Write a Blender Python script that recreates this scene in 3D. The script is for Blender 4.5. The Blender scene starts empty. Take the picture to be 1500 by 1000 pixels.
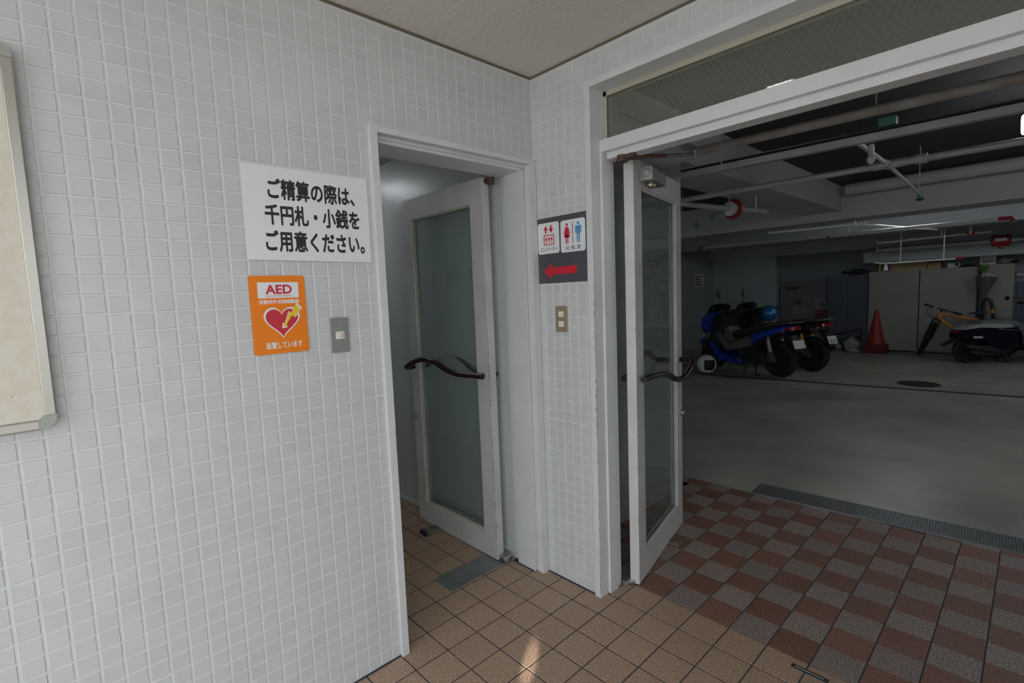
import bpy, bmesh, math, random
from mathutils import Vector, Matrix
random.seed(7)
SC = bpy.context.scene
COL = SC.collection
PI = math.pi

# ------------------------------------------------------------------ camera, sky, lamps, exposure
cam = bpy.data.cameras.new('camera'); cam.sensor_width = 36; cam.lens = 17.4426; cam.clip_start = .02
co = bpy.data.objects.new('camera', cam); COL.objects.link(co); SC.camera = co
RR = ((0.6856716768400223, 0.7268670501255202, -0.038969770602166554),
      (0.04140519231276779, -0.0923963670893595, -0.994861056327331),
      (-0.726732386527877, 0.6805344978684142, -0.09344964195213401))
CP = Vector((1.699, -1.773, 1.4205))
rg, dn, fw = (Vector(r) for r in RR)
co.matrix_world = Matrix(((rg.x, -dn.x, -fw.x, CP.x), (rg.y, -dn.y, -fw.y, CP.y), (rg.z, -dn.z, -fw.z, CP.z), (0, 0, 0, 1)))
def proj(p):
    d = Vector(p) - CP; z = d.dot(fw)
    if z < .05: return None
    return 750 + 726.77 * d.dot(rg) / z, 500 + 726.77 * d.dot(dn) / z, z
def in_frame(p, m=25):
    q = proj(p)
    return q is not None and -m < q[0] < 1500 + m and -m < q[1] < 1000 + m

w = bpy.data.worlds.new('sky'); SC.world = w; w.use_nodes = True
bg = w.node_tree.nodes['Background']; bg.inputs[0].default_value = (.89, .95, 1.0, 1); bg.inputs[1].default_value = 2.2
sl = bpy.data.lights.new('sun', 'SUN'); sl.energy = 5.0; sl.angle = .01; sl.color = (1, .98, .95)
so = bpy.data.objects.new('sun', sl); COL.objects.link(so); so.rotation_euler = Vector((.05, -.60, -.80)).to_track_quat('-Z', 'Y').to_euler()
gl = bpy.data.lights.new('sun_glint', 'SPOT'); gl.energy = 2500; gl.spot_size = math.radians(1.0); gl.spot_blend = .8; gl.shadow_soft_size = .01; gl.color = (1, .93, .82)
go = bpy.data.objects.new('sun_glint', gl); COL.objects.link(go); go.location = (2.66, -3.78, .92); go.rotation_euler = (Vector((.40, -.53, 0)) - go.location).to_track_quat('-Z', 'Y').to_euler()
SC.view_settings.view_transform = 'Standard'; SC.view_settings.look = 'None'
SC.view_settings.gamma = 1; SC.view_settings.use_curve_mapping = False; SC.view_settings.exposure = 0
SC.cycles.max_bounces = 10; SC.cycles.diffuse_bounces = 6; SC.cycles.transparent_max_bounces = 16
try: SC.cycles.use_denoising = True
except Exception: pass

# ------------------------------------------------------------------ materials
MATS = {}
def mat(name, col, rough=.5, metal=0, spec=.5, bump=0, bscale=60, var=0, vscale=4, col2=None, cscale=200, emit=0, coat=0):
    if name in MATS: return MATS[name]
    m = bpy.data.materials.new(name); m.use_nodes = True; MATS[name] = m
    nt = m.node_tree; N = nt.nodes; L = nt.links; b = N['Principled BSDF']
    c4 = (*col, 1)
    b.inputs['Base Color'].default_value = c4; b.inputs['Roughness'].default_value = rough
    b.inputs['Metallic'].default_value = metal; b.inputs['Specular IOR Level'].default_value = spec
    if coat: b.inputs['Coat Weight'].default_value = coat
    if emit:
        b.inputs['Emission Color'].default_value = c4; b.inputs['Emission Strength'].default_value = emit
    g = N.new('ShaderNodeNewGeometry')
    src = None
    if col2:
        n = N.new('ShaderNodeTexNoise'); n.inputs['Scale'].default_value = cscale; n.inputs['Detail'].default_value = 3
        L.new(g.outputs['Position'], n.inputs['Vector'])
        r = N.new('ShaderNodeValToRGB'); r.color_ramp.elements[0].position = .38; r.color_ramp.elements[1].position = .62
        r.color_ramp.elements[0].color = c4; r.color_ramp.elements[1].color = (*col2, 1)
        L.new(n.outputs[0], r.inputs[0]); src = r.outputs[0]
    if var:
        n = N.new('ShaderNodeTexNoise'); n.inputs['Scale'].default_value = vscale; n.inputs['Detail'].default_value = 6
        L.new(g.outputs['Position'], n.inputs['Vector'])
        mr = N.new('ShaderNodeMapRange'); mr.inputs[1].default_value = .3; mr.inputs[2].default_value = .7
        mr.inputs[3].default_value = 1 - var; mr.inputs[4].default_value = 1 + var * .5
        L.new(n.outputs[0], mr.inputs[0])
        mx = N.new('ShaderNodeMix'); mx.data_type = 'RGBA'; mx.blend_type = 'MULTIPLY'; mx.inputs[0].default_value = 1
        if src: L.new(src, mx.inputs[6])
        else: mx.inputs[6].default_value = c4
        L.new(mr.outputs[0], mx.inputs[7]); src = mx.outputs[2]
    if src: L.new(src, b.inputs['Base Color'])
    if bump:
        n = N.new('ShaderNodeTexNoise'); n.inputs['Scale'].default_value = bscale; n.inputs['Detail'].default_value = 4
        L.new(g.outputs['Position'], n.inputs['Vector'])
        bp = N.new('ShaderNodeBump'); bp.inputs['Strength'].default_value = bump; bp.inputs['Distance'].default_value = .01
        L.new(n.outputs[0], bp.inputs['Height']); L.new(bp.outputs[0], b.inputs['Normal'])
    return m
def perobj(m, amt):
    """small brightness difference from one piece to the next"""
    nt = m.node_tree; N = nt.nodes; L = nt.links; b = N['Principled BSDF']
    oi = N.new('ShaderNodeObjectInfo'); mr = N.new('ShaderNodeMapRange'); mr.inputs[3].default_value = 1 - amt; mr.inputs[4].default_value = 1 + amt
    L.new(oi.outputs['Random'], mr.inputs[0])
    mx = N.new('ShaderNodeMix'); mx.data_type = 'RGBA'; mx.blend_type = 'MULTIPLY'; mx.inputs[0].default_value = 1
    k = b.inputs['Base Color']
    if k.is_linked: L.new(k.links[0].from_socket, mx.inputs[6])
    else: mx.inputs[6].default_value = k.default_value
    L.new(mr.outputs[0], mx.inputs[7]); L.new(mx.outputs[2], k)
    return m
def glass(name, tint, refl, haze, hazecol=(.5, .55, .55)):
    m = bpy.data.materials.new(name); m.use_nodes = True
    nt = m.node_tree; N = nt.nodes; L = nt.links; N.remove(N['Principled BSDF'])
    t = N.new('ShaderNodeBsdfTransparent'); t.inputs[0].default_value = (*tint, 1)
    g = N.new('ShaderNodeBsdfGlossy'); g.inputs['Roughness'].default_value = .015
    d = N.new('ShaderNodeBsdfDiffuse'); d.inputs[0].default_value = (*hazecol, 1)
    f = N.new('ShaderNodeFresnel'); f.inputs[0].default_value = refl
    m1 = N.new('ShaderNodeMixShader'); m1.inputs[0].default_value = haze
    L.new(t.outputs[0], m1.inputs[1]); L.new(d.outputs[0], m1.inputs[2])
    m2 = N.new('ShaderNodeMixShader'); ge = N.new('ShaderNodeNewGeometry'); sb = N.new('ShaderNodeMath'); sb.operation = 'SUBTRACT'; sb.use_clamp = True; L.new(f.outputs[0], sb.inputs[0]); L.new(ge.outputs['Backfacing'], sb.inputs[1]); L.new(sb.outputs[0], m2.inputs[0]); L.new(m1.outputs[0], m2.inputs[1]); L.new(g.outputs[0], m2.inputs[2])
    L.new(m2.outputs[0], N['Material Output'].inputs[0])
    return m

TILE = perobj(mat('wall_tile_glaze', (.605, .617, .617), .36, spec=.5, var=.05, vscale=9), .02)
GROUT = mat('white_grout', (.665, .675, .68), .8)
PAINT = mat('white_paint', (.68, .69, .70), .42, var=.06, vscale=7)
PAINTD = mat('white_paint_worn', (.61, .61, .595), .45, var=.12, vscale=5)
BARE = mat('chipped_paint', (.12, .09, .07), .8)
STUCCO = mat('ceiling_stucco', (.70, .665, .625), .9, bump=.6, bscale=70)
GAP = mat('ceiling_gap', (.16, .13, .09), .9)
TAN = perobj(mat('tan_floor_tile', (.53, .375, .265), .42, col2=(.30, .195, .13), cscale=150, bump=.25, bscale=300), .05)
FGROUT = mat('dark_floor_grout', (.045, .052, .062), .8)
BROWN = perobj(mat('red_brown_floor_tile', (.31, .155, .11), .45, col2=(.15, .072, .052), cscale=140, bump=.25, bscale=300), .12)
PINK = perobj(mat('grey_pink_floor_tile', (.42, .335, .295), .45, col2=(.15, .12, .11), cscale=140, bump=.25, bscale=300), .10)
CONC = mat('garage_concrete', (.42, .425, .365), .38, var=.3, vscale=1.6, bump=.1, bscale=14)
CONCP = mat('grey_painted_concrete', (.48, .48, .49), .75, var=.08, vscale=2)
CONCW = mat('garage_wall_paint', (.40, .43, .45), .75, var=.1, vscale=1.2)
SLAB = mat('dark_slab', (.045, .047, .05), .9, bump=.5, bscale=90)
DARKCON = mat('wet_dark_concrete', (.06, .065, .06), .5)
LINEP = mat('worn_line_paint', (.55, .55, .50), .6, var=.4, vscale=6)
CORR = mat('corridor_wall', (.58, .61, .615), .32, var=.05, vscale=3)
STEEL = mat('brushed_steel', (.55, .56, .55), .35, metal=1)
STEELD = mat('dull_steel_plate', (.30, .33, .34), .42, metal=.7, var=.15, vscale=9)
RUST = mat('rusty_steel', (.13, .075, .055), .65, metal=.4, col2=(.10, .06, .05), cscale=60)
GALV = mat('galvanised_pipe', (.52, .52, .51), .5, metal=.2, var=.15, vscale=8)
GALVD = mat('stained_pipe', (.56, .54, .51), .6, col2=(.44, .37, .31), cscale=7)
HANDLE = mat('dark_brown_handle', (.026, .011, .012), .25, spec=.4)
WHITE = mat('white_plastic', (.80, .81, .81), .35)
SIGNW = mat('sign_white', (.80, .82, .84), .3)
INK = mat('black_ink', (.022, .023, .028), .5)
ORANGE = mat('orange_print', (.90, .235, .012), .3)
CRIM = mat('crimson_print', (.60, .035, .06), .35)
YELLOW = mat('yellow_print', (.86, .58, .05), .35)
CREAM = mat('cream_sign_panel', (.70, .65, .56), .6, col2=(.66, .60, .50), cscale=40)
ALU = mat('champagne_aluminium', (.42, .40, .355), .35, metal=.8)
CAPP = mat('grey_green_corner_cap', (.36, .38, .33), .5)
SLATE = mat('dark_slate_sign', (.085, .08, .095), .4)
RED = mat('sign_red', (.66, .022, .045), .4)
BLUEP = mat('sign_blue', (.09, .32, .60), .4)
BRONZE = mat('gold_switch_plate', (.42, .34, .22), .35, metal=.35)
PLATE = mat('grey_switch_plate', (.36, .37, .35), .4, metal=.5)
SWITCH = mat('switch_cream', (.78, .76, .68), .4)
BLUEM = mat('blue_metallic', (.012, .06, .50), .22, metal=.3, coat=.8)
BLACKP = mat('black_plastic', (.018, .019, .022), .4)
BLACKG = mat('gloss_black', (.012, .013, .016), .15, coat=.6)
TYRE = mat('tyre_rubber', (.016, .016, .017), .75)
GREYP = mat('grey_scooter_panel', (.13, .125, .125), .45)
SEATM = mat('seat_vinyl', (.02, .02, .022), .5)
CHROME = mat('chrome', (.75, .75, .76), .12, metal=1)
SEAL = mat('aged_glazing_bead', (.50, .48, .40), .5)
RIMM = mat('dark_rim', (.03, .03, .032), .4, metal=.3)
TAIL = mat('red_lens', (.28, .006, .01), .15, coat=.5)
AMBER = mat('amber_lens', (.65, .28, .02), .25)
HELMW = mat('helmet_white', (.78, .78, .76), .2, coat=.5)
HELMB = mat('helmet_blue', (.03, .22, .52), .25, metal=.4, coat=.5)
NAVY = mat('navy_body', (.005, .0055, .016), .4, spec=.15)
SILV = mat('pale_silver', (.55, .56, .57), .35)
BIKEO = mat('bike_orange', (.70, .27, .03), .3, coat=.4)
CONEM = mat('cone_red', (.36, .018, .022), .5)
CONEB = mat('cone_base_red', (.12, .012, .02), .7)
OLIVE = mat('olive_grey_cabinet', (.31, .305, .265), .5, var=.05, vscale=2)
NAVYP = mat('slate_blue_panel', (.085, .10, .135), .6)
CARD = mat('cardboard', (.42, .29, .15), .8)
REDV = mat('valve_red', (.33, .015, .022), .4)
GREENV = mat('green_fitting', (.06, .22, .17), .5)
PAPER = mat('paper_white', (.72, .73, .73), .7)
BAG = mat('pale_plastic_bag', (.36, .37, .36), .35)
LEAFG = mat('leaf_green', (.06, .26, .04), .5)
PETAL = mat('pale_petals', (.62, .66, .68), .6)
WRAP = mat('grey_wrap', (.11, .12, .11), .3)
DOORG = mat('garage_door_paint', (.14, .145, .16), .55)
MAROON = mat('maroon_print', (.17, .025, .035), .6)
LAMP = mat('lamp_cover', (.93, .97, 1.0), .4, emit=14)
LAMP3 = mat('entrance_lamp_cover', (.95, .98, 1.0), .4, emit=7)
LAMP2 = mat('added_corridor_lamp_cover', (.92, .97, 1.0), .4, emit=8)
IRON = mat('cast_iron', (.055, .058, .058), .6, metal=.5, bump=.5, bscale=60)
ASPH = mat('street_paving', (.46, .45, .43), .9)
G1 = glass('wired_glass_corridor', (.88, .92, .915), 1.8, .08, (.46, .52, .52))
G2 = glass('wired_glass_garage', (.78, .82, .81), 1.9, .012)
G3 = glass('wired_glass_transom', (.80, .82, .76), 2.2, .14, (.42, .42, .36))
GM = glass('scooter_screen', (.10, .11, .12), 1.5, .05)
WIRE = mat('glass_wire', (.30, .315, .30), .5, metal=.3)

# ------------------------------------------------------------------ mesh helpers
class MB:
    def __init__(s): s.v = []; s.f = []; s.mi = []
    def add(s, v, f):
        o = len(s.v); s.v += [tuple(p) for p in v]; s.f += [tuple(i + o for i in q) for q in f]; return s
    def box(s, a, b):
        x0, y0, z0 = (min(a[i], b[i]) for i in range(3)); x1, y1, z1 = (max(a[i], b[i]) for i in range(3))
        return s.add([(x0, y0, z0), (x1, y0, z0), (x1, y1, z0), (x0, y1, z0), (x0, y0, z1), (x1, y0, z1), (x1, y1, z1), (x0, y1, z1)],
                     [(3, 2, 1, 0), (4, 5, 6, 7), (0, 1, 5, 4), (1, 2, 6, 5), (2, 3, 7, 6), (3, 0, 4, 7)])
    def obox(s, c, ax, ay, az):
        """oriented box: centre and three half-axis vectors"""
        c, ax, ay, az = Vector(c), Vector(ax), Vector(ay), Vector(az)
        v = [c + ax * i + ay * j + az * k for k in (-1, 1) for j in (-1, 1) for i in (-1, 1)]
        return s.add(v, [(0, 2, 3, 1), (4, 5, 7, 6), (0, 1, 5, 4), (2, 6, 7, 3), (0, 4, 6, 2), (1, 3, 7, 5)])
    def tube(s, pts, r, n=8, cap=True):
        pts = [Vector(p) for p in pts]; rs = r if isinstance(r, (list, tuple)) else [r] * len(pts)
        rings = []; up = None
        for i, p in enumerate(pts):
            a = pts[max(i - 1, 0)]; b = pts[min(i + 1, len(pts) - 1)]; t = (b - a).normalized()
            if up is None: up = Vector((0, 0, 1)) if abs(t.z) < .9 else Vector((1, 0, 0))
            u = up - t * up.dot(t); u.normalize(); q = t.cross(u); up = u
            rings.append([p + (u * math.cos(2 * PI * k / n) + q * math.sin(2 * PI * k / n)) * rs[i] for k in range(n)])
        f = []
        for i in range(len(rings) - 1):
            for k in range(n):
                f.append((i * n + k, i * n + (k + 1) % n, (i + 1) * n + (k + 1) % n, (i + 1) * n + k))
        if cap: f.append(tuple(range(n))[::-1]); f.append(tuple((len(rings) - 1) * n + k for k in range(n)))
        return s.add([p for r_ in rings for p in r_], f)
    def lathe(s, prof, c=(0, 0, 0), axis=(0, 0, 1), n=16):
        """profile of (radius, height) turned about an axis"""
        c = Vector(c); a = Vector(axis).normalized(); u = a.orthogonal().normalized(); q = a.cross(u); v = []; f = []
        for r, h in prof:
            for k in range(n):
                t = 2 * PI * k / n; v.append(c + a * h + (u * math.cos(t) + q * math.sin(t)) * max(r, 1e-5))
        for i in range(len(prof) - 1):
            for k in range(n): f.append((i * n + k, i * n + (k + 1) % n, (i + 1) * n + (k + 1) % n, (i + 1) * n + k))
        f.append(tuple(range(n))[::-1]); f.append(tuple((len(prof) - 1) * n + k for k in range(n)))
        return s.add(v, f)
    def torus(s, c, axis, R, r, n=24, m=8):
        c = Vector(c); a = Vector(axis).normalized(); u = a.orthogonal().normalized(); q = a.cross(u); v = []; f = []
        for i in range(n):
            t = 2 * PI * i / n; d = u * math.cos(t) + q * math.sin(t)
            for k in range(m):
                p = 2 * PI * k / m; v.append(c + d * (R + r * math.cos(p)) + a * r * math.sin(p))
        for i in range(n):
            for k in range(m): f.append((i * m + k, ((i + 1) % n) * m + k, ((i + 1) % n) * m + (k + 1) % m, i * m + (k + 1) % m))
        return s.add(v, f)
    def panel(s, poly, hw, y0=0, round_=.14, zscale=None):
        """side outline (x, z) given depth about the middle plane, edges drawn in for a rounded side"""
        n = len(poly); cx = sum(p[0] for p in poly) / n; cz = sum(p[1] for p in poly) / n
        v = []; lay = [(-1, 1 - round_), (-.72, 1), (.72, 1), (1, 1 - round_)]
        for t, k in lay:
            for x, z in poly: v.append((cx + (x - cx) * k, y0 + hw * t, cz + (z - cz) * k))
        f = [tuple(range(n)), tuple(3 * n + i for i in range(n))[::-1]]
        for l in range(3):
            for i in range(n): f.append((l * n + i, (l + 1) * n + i, (l + 1) * n + (i + 1) % n, l * n + (i + 1) % n))
        return s.add(v, f)
    def blob(s, c, rx, ry, rz, n=12, m=8, noise=0):
        v = []; f = []
        for j in range(m + 1):
            th = PI * j / m
            for i in range(n):
                ph = 2 * PI * i / n; k = 1 + random.uniform(-noise, noise)
                v.append((c[0] + rx * k * math.sin(th) * math.cos(ph), c[1] + ry * k * math.sin(th) * math.sin(ph), c[2] + rz * k * math.cos(th)))
        for j in range(m):
            for i in range(n): f.append((j * n + i, (j + 1) * n + i, (j + 1) * n + (i + 1) % n, j * n + (i + 1) % n))
        return s.add(v, f)
    def mesh(s, name, smooth=False, bevel=0, bseg=2):
        me = bpy.data.meshes.new(name); me.from_pydata(s.v, [], s.f); me.update()
        bm = bmesh.new(); bm.from_mesh(me)
        bmesh.ops.recalc_face_normals(bm, faces=bm.faces)
        if bevel: bmesh.ops.bevel(bm, geom=bm.edges[:], offset=bevel, segments=bseg, affect='EDGES', profile=.5)
        if smooth:
            for f in bm.faces: f.smooth = True
        bm.to_mesh(me); bm.free()
        if smooth:
            try: me.set_sharp_from_angle(angle=math.radians(42))
            except Exception: pass
        return me

MX = {}
def link(name, data, parent=None):
    o = bpy.data.objects.new(name, data); COL.objects.link(o)
    if parent is not None: o.parent = parent
    return o
def props(o, label=None, cat=None, group=None, kind=None):
    if label: o['label'] = label
    if cat: o['category'] = cat
    if group: o['group'] = group
    if kind: o['kind'] = kind
    return o
def thing(name, label, cat, loc=(0, 0, 0), rotz=0, group=None, kind=None):
    o = link(name, None); o.location = loc; o.rotation_euler = (0, 0, rotz); o.empty_display_size = .05
    MX[o.name] = Matrix.Translation(loc) @ Matrix.Rotation(rotz, 4, 'Z')
    return props(o, label, cat, group, kind)
def part(name, mb, m, parent=None, world=True, smooth=False, bevel=0, label=None, kind=None):
    """one mesh object; world=True: mb is in world coordinates and is carried into the parent's frame"""
    me = mb.mesh(name, smooth, bevel); me.materials.append(m)
    if world and parent is not None and parent.name in MX: me.transform(MX[parent.name].inverted())
    o = link(name, me, parent)
    if parent is not None and parent.parent is not None and world: pass
    return props(o, label, kind=kind)
def sub(name, mb, m, parent, root, smooth=False, bevel=0, label=None, kind=None):
    """a sub-part; its parent part sits unmoved in the root's frame"""
    me = mb.mesh(name, smooth, bevel); me.materials.append(m)
    if root is not None and root.name in MX: me.transform(MX[root.name].inverted())
    return props(link(name, me, parent), label, kind=kind)
def one(name, mb, m, label, cat, group=None, kind=None, smooth=False, bevel=0):
    return props(part(name, mb, m, None, smooth=smooth, bevel=bevel), label, cat, group, kind)

# lettering: a filled outline in a plane, u right, v up, standing proud by t
W1M = Matrix(((0, 0, 1, 0), (1, 0, 0, 0), (0, 1, 0, 0), (0, 0, 0, 1)))          # u=+y v=+z n=+x
W2M = Matrix(((1, 0, 0, 0), (0, 0, -1, 0), (0, 1, 0, 0), (0, 0, 0, 1)))         # u=+x v=+z n=-y
def letters(body, box, m, M, parent, name='lettering', bold=.0, t=.0004, root=None, space=1.0):
    c = bpy.data.curves.new('t', 'FONT'); c.body = body; c.space_character = space; c.resolution_u = 3
    o = bpy.data.objects.new('t', c); COL.objects.link(o)
    dg = bpy.context.evaluated_depsgraph_get(); me = bpy.data.meshes.new_from_object(o.evaluated_get(dg)); bpy.data.objects.remove(o)
    xs = [v.co.x for v in me.vertices]; ys = [v.co.y for v in me.vertices]
    u0, v0, u1, v1 = box; x0, x1, y0, y1 = min(xs), max(xs), min(ys), max(ys)
    su, sv = (u1 - u0) / (x1 - x0 + 2 * bold), (v1 - v0) / (y1 - y0 + 2 * bold)
    V = []; F = []; ps = [tuple(p.vertices) for p in me.polygons]
    for k in range(9 if bold else 1):
        dx, dy = (bold * math.cos(k * PI / 4), bold * math.sin(k * PI / 4)) if k < 8 and bold else (0, 0)
        o_ = len(V); V += [(u0 + (v.co.x - x0 + bold + dx) * su, v0 + (v.co.y - y0 + bold + dy) * sv, t + k * 2e-6) for v in me.vertices]; F += [tuple(i + o_ for i in p) for p in ps]
    bpy.data.meshes.remove(me); me = bpy.data.meshes.new(name); me.from_pydata(V, [], F); me.update()
    me.transform(M); me.materials.clear(); me.materials.append(m); me.name = name
    r = root or parent
    if r is not None and r.name in MX: me.transform(MX[r.name].inverted())
    return link(name, me, parent)
def flat(polys, M, t0, t1):
    """flat shapes in a sign's plane with a little thickness"""
    mb = MB()
    for poly in polys:
        n = len(poly); v = [M @ Vector((u, v_, t)) for t in (t0, t1) for u, v_ in poly]
        mb.add(v, [tuple(range(n))[::-1], tuple(n + i for i in range(n))] + [(i, (i + 1) % n, n + (i + 1) % n, n + i) for i in range(n)])
    return mb
def rrect(u0, v0, u1, v1, r, k=4):
    p = []
    for cx, cy, a in ((u1 - r, v1 - r, 0), (u0 + r, v1 - r, 90), (u0 + r, v0 + r, 180), (u1 - r, v0 + r, 270)):
        for i in range(k + 1):
            t = math.radians(a + 90 * i / k); p.append((cx + r * math.cos(t), cy + r * math.sin(t)))
    return p
def disc(cx, cy, r, n=14, ry=None): return [(cx + r * math.cos(2 * PI * i / n), cy + (ry or r) * math.sin(2 * PI * i / n)) for i in range(n)]
def wires(o, u, v, U, V, pitch, r=.0007, slope=1.0):
    """diamond wire net inside a pane: origin o, unit vectors u v, size U V"""
    mb = MB(); o, u, v = Vector(o), Vector(u), Vector(v); n = u.cross(v)
    for sg in (1, -1):
        k = -V / slope if sg > 0 else 0
        while k < (U if sg > 0 else U + V / slope):
            # line: x = k + sg*y/slope
            ts = []
            y0, y1 = 0, V
            xa, xb = k, k + sg * V / slope
            def cl(y): return k + sg * y / slope
            ylo = max(0, min((0 - k) * slope * sg, (U - k) * slope * sg)); yhi = min(V, max((0 - k) * slope * sg, (U - k) * slope * sg))
            if yhi - ylo > .004:
                a = o + u * cl(ylo) + v * ylo; b = o + u * cl(yhi) + v * yhi; d = (b - a).normalized(); q = d.cross(n)
                mb.add([a + q * r, a - q * r, b - q * r, b + q * r, a + n * r, b + n * r], [(0, 1, 2, 3), (0, 3, 5, 4), (1, 4, 5, 2)])
            k += pitch
    return mb
def chips(a, b, ua, ub, na, nb, count, smax=.006):
    """paint flaked off along an edge a-b: flakes on the two faces that meet there"""
    mb = MB(); a, b = Vector(a), Vector(b); e = (b - a).normalized()
    for _ in range(count):
        p = a + (b - a) * random.random(); L_ = random.uniform(.003, .018) * (1 if random.random() < .8 else 2.2); wd = random.uniform(.0012, smax)
        for u, n in ((ua, na), (ub, nb)):
            u = Vector(u); n = Vector(n) * .0004; k = random.uniform(.3, 1)
            mb.add([p + n - e * L_ / 2, p + n + e * L_ / 2, p + n + e * L_ * .3 + u * wd * k, p + n - e * L_ * .35 + u * wd * k * .8], [(0, 1, 2, 3)])
    return mb

# ------------------------------------------------------------------ the setting: vestibule shell
H = 2.437
D1L, D1R, D1T = -.859, -.004, 2.053          # door 1 outer trim on the left wall
OX0, OZ1 = .3235, 2.305                      # opening in the back wall, outer trim
XR = 1.96                                    # right side of that opening
YF = -2.9                                    # open front edge of the vestibule
FH = 2.437
wl = thing('wall_left', 'white mosaic tiled wall carrying the signs', 'wall', kind='structure')
part('wall_core', MB().box((-.17, -4.2, -.05), (-.0018, D1L + .01, 2.7)).box((-.17, D1L + .01, D1T - .01), (-.0018, .15, 2.7)), GROUT, wl)
wb = thing('wall_back', 'white mosaic tiled wall beside the garage opening', 'wall', kind='structure')
part('wall_core', MB().box((-.0011, .0018, -.05), (OX0 + .02, .15, 2.7)).box((OX0 + .02, .0018, OZ1 - .02), (XR, .15, 2.7)).box((XR, .0018, -.05), (3.6, .15, 2.7)), GROUT, wb)

def tile_mesh(wd, ht, th, bev, name):
    """a tile lying in the uv plane, face at t=0"""
    b = bev
    v = [(0, 0, -th), (wd, 0, -th), (wd, ht, -th), (0, ht, -th), (0, 0, -b), (wd, 0, -b), (wd, ht, -b), (0, ht, -b), (b, b, 0), (wd - b, b, 0), (wd - b, ht - b, 0), (b, ht - b, 0)]
    f = [(0, 1, 5, 4), (1, 2, 6, 5), (2, 3, 7, 6), (3, 0, 4, 7), (4, 5, 9, 8), (5, 6, 10, 9), (6, 7, 11, 10), (7, 4, 8, 11), (8, 9, 10, 11)]
    me = bpy.data.meshes.new(name); me.from_pydata(v, [], f); me.update(); return me
TC = {}
def lay_tiles(parent, rects, M, m, th, bev, name='tile', limit=300, jitter=.0003, tilt=.004):
    """rects: (u0, v0, u1, v1) in the plane M; those showing largest become parts, the rest one part"""
    sized = []
    for r in rects:
        c = M @ Vector(((r[0] + r[2]) / 2, (r[1] + r[3]) / 2, 0)); q = proj(c)
        s_ = (r[2] - r[0]) * (r[3] - r[1]) / q[2] ** 2 if q and in_frame(c) else 0
        sized.append((s_, r))
    sized.sort(key=lambda t: -t[0])
    rest = MB()
    for i, (s_, r) in enumerate(sized):
        wd, ht = round(r[2] - r[0], 4), round(r[3] - r[1], 4)
        if i < limit and s_ > 0:
            k = (name, wd, ht, m.name, th)
            if k not in TC:
                TC[k] = tile_mesh(wd, ht, th, bev, name); TC[k].materials.append(m)
            o = link(name, TC[k], parent)
            o.matrix_local = M @ Matrix.Translation((r[0], r[1], random.uniform(-jitter, jitter))) @ Matrix.Rotation(random.uniform(-tilt, tilt), 4, 'X') @ Matrix.Rotation(random.uniform(-tilt, tilt), 4, 'Y')
        else:
            me = tile_mesh(wd, ht, th, bev, 'x')
            rest.add([M @ (v.co + Vector((r[0], r[1], 0))) for v in me.vertices], [tuple(p.vertices) for p in me.polygons]); bpy.data.meshes.remove(me)
    if rest.v:
        me = bpy.data.meshes.new(name + 's'); me.from_pydata(rest.v, [], rest.f); me.update(); me.materials.append(m)
        props(link(name + '_field', me, parent), kind='stuff')

P = .05024; G = .0056
Z0 = 2.467 - 49 * P
def grid(u_first, u_lo, u_hi, v_lo, v_hi, holes):
    out = []
    i0 = math.floor((u_lo - u_first) / P) ; i1 = math.ceil((u_hi - u_first) / P)
    for i in range(i0, i1):
        for j in range(0, 50):
            a = max(u_first + i * P + G / 2, u_lo); b = min(u_first + (i + 1) * P - G / 2, u_hi)
            c = max(Z0 + (j - 1) * P + P + G / 2 - P, v_lo); d = min(Z0 + (j - 1) * P + 2 * P - G / 2 - P, v_hi)
            for h in holes:
                if a < h[2] and b > h[0] and c < h[3] and d > h[1]:
                    # cut back on the side where the hole takes least
                    cuts = [(h[0] - a, 0), (b - h[2], 1), (h[1] - c, 2), (d - h[3], 3)]
                    k = max(cuts)[1]
                    if k == 0: b = min(b, h[0])
                    elif k == 1: a = max(a, h[2])
                    elif k == 2: d = min(d, h[1])
                    else: c = max(c, h[3])
            if b - a > .006 and d - c > .006: out.append((a, c, b, d))
    return out
lay_tiles(wl, grid(-.041, -3.4, -.003, .004, H - .012, [(D1L - .002, -1, .1, D1T + .002)]), W1M, TILE, .004, .0014)
lay_tiles(wb, grid(.004, .003, 3.4, .004, H - .012, [(OX0 - .002, -1, XR + .03, OZ1 + .002)]), W2M, TILE, .004, .0014)

props(part('wall_right', MB().box((2.45, -1.25, -.05), (2.6, .0, 2.7)), PAINT), 'white side wall at the right of the entrance', 'wall', kind='structure')
ce = props(part('ceiling', MB().box((-.02, YF, H), (3.5, .01, H + .25)), STUCCO), 'beige stucco ceiling over the entrance', 'ceiling', kind='structure')
el = thing('ceiling_lamp', 'small rectangular lamp on the beige ceiling over the entrance', 'lamp', (.75, -.92, 2.42))
part('diffuser', MB().box((.69, -1.02, 2.423), (.81, -.845, 2.436)), LAMP3, el, bevel=.004); part('frame', MB().box((.68, -1.03, 2.430), (.82, -.835, 2.437)), WHITE, el)
props(part('trim_1', MB().box((-.0012, YF, H - .009), (.004, 0, H)).box((.004, -.004, H - .009), (3.4, .0012, H)), GAP), 'thin brown joint strip under the ceiling edge', 'trim', kind='structure')
props(part('ground', MB().box((-14, -22, -.12), (22, YF + .05, -.03)).box((3.3, YF + .05, -.12), (22, 6, -.03)), ASPH), 'grey street outside the entrance', 'ground', kind='structure')

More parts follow.
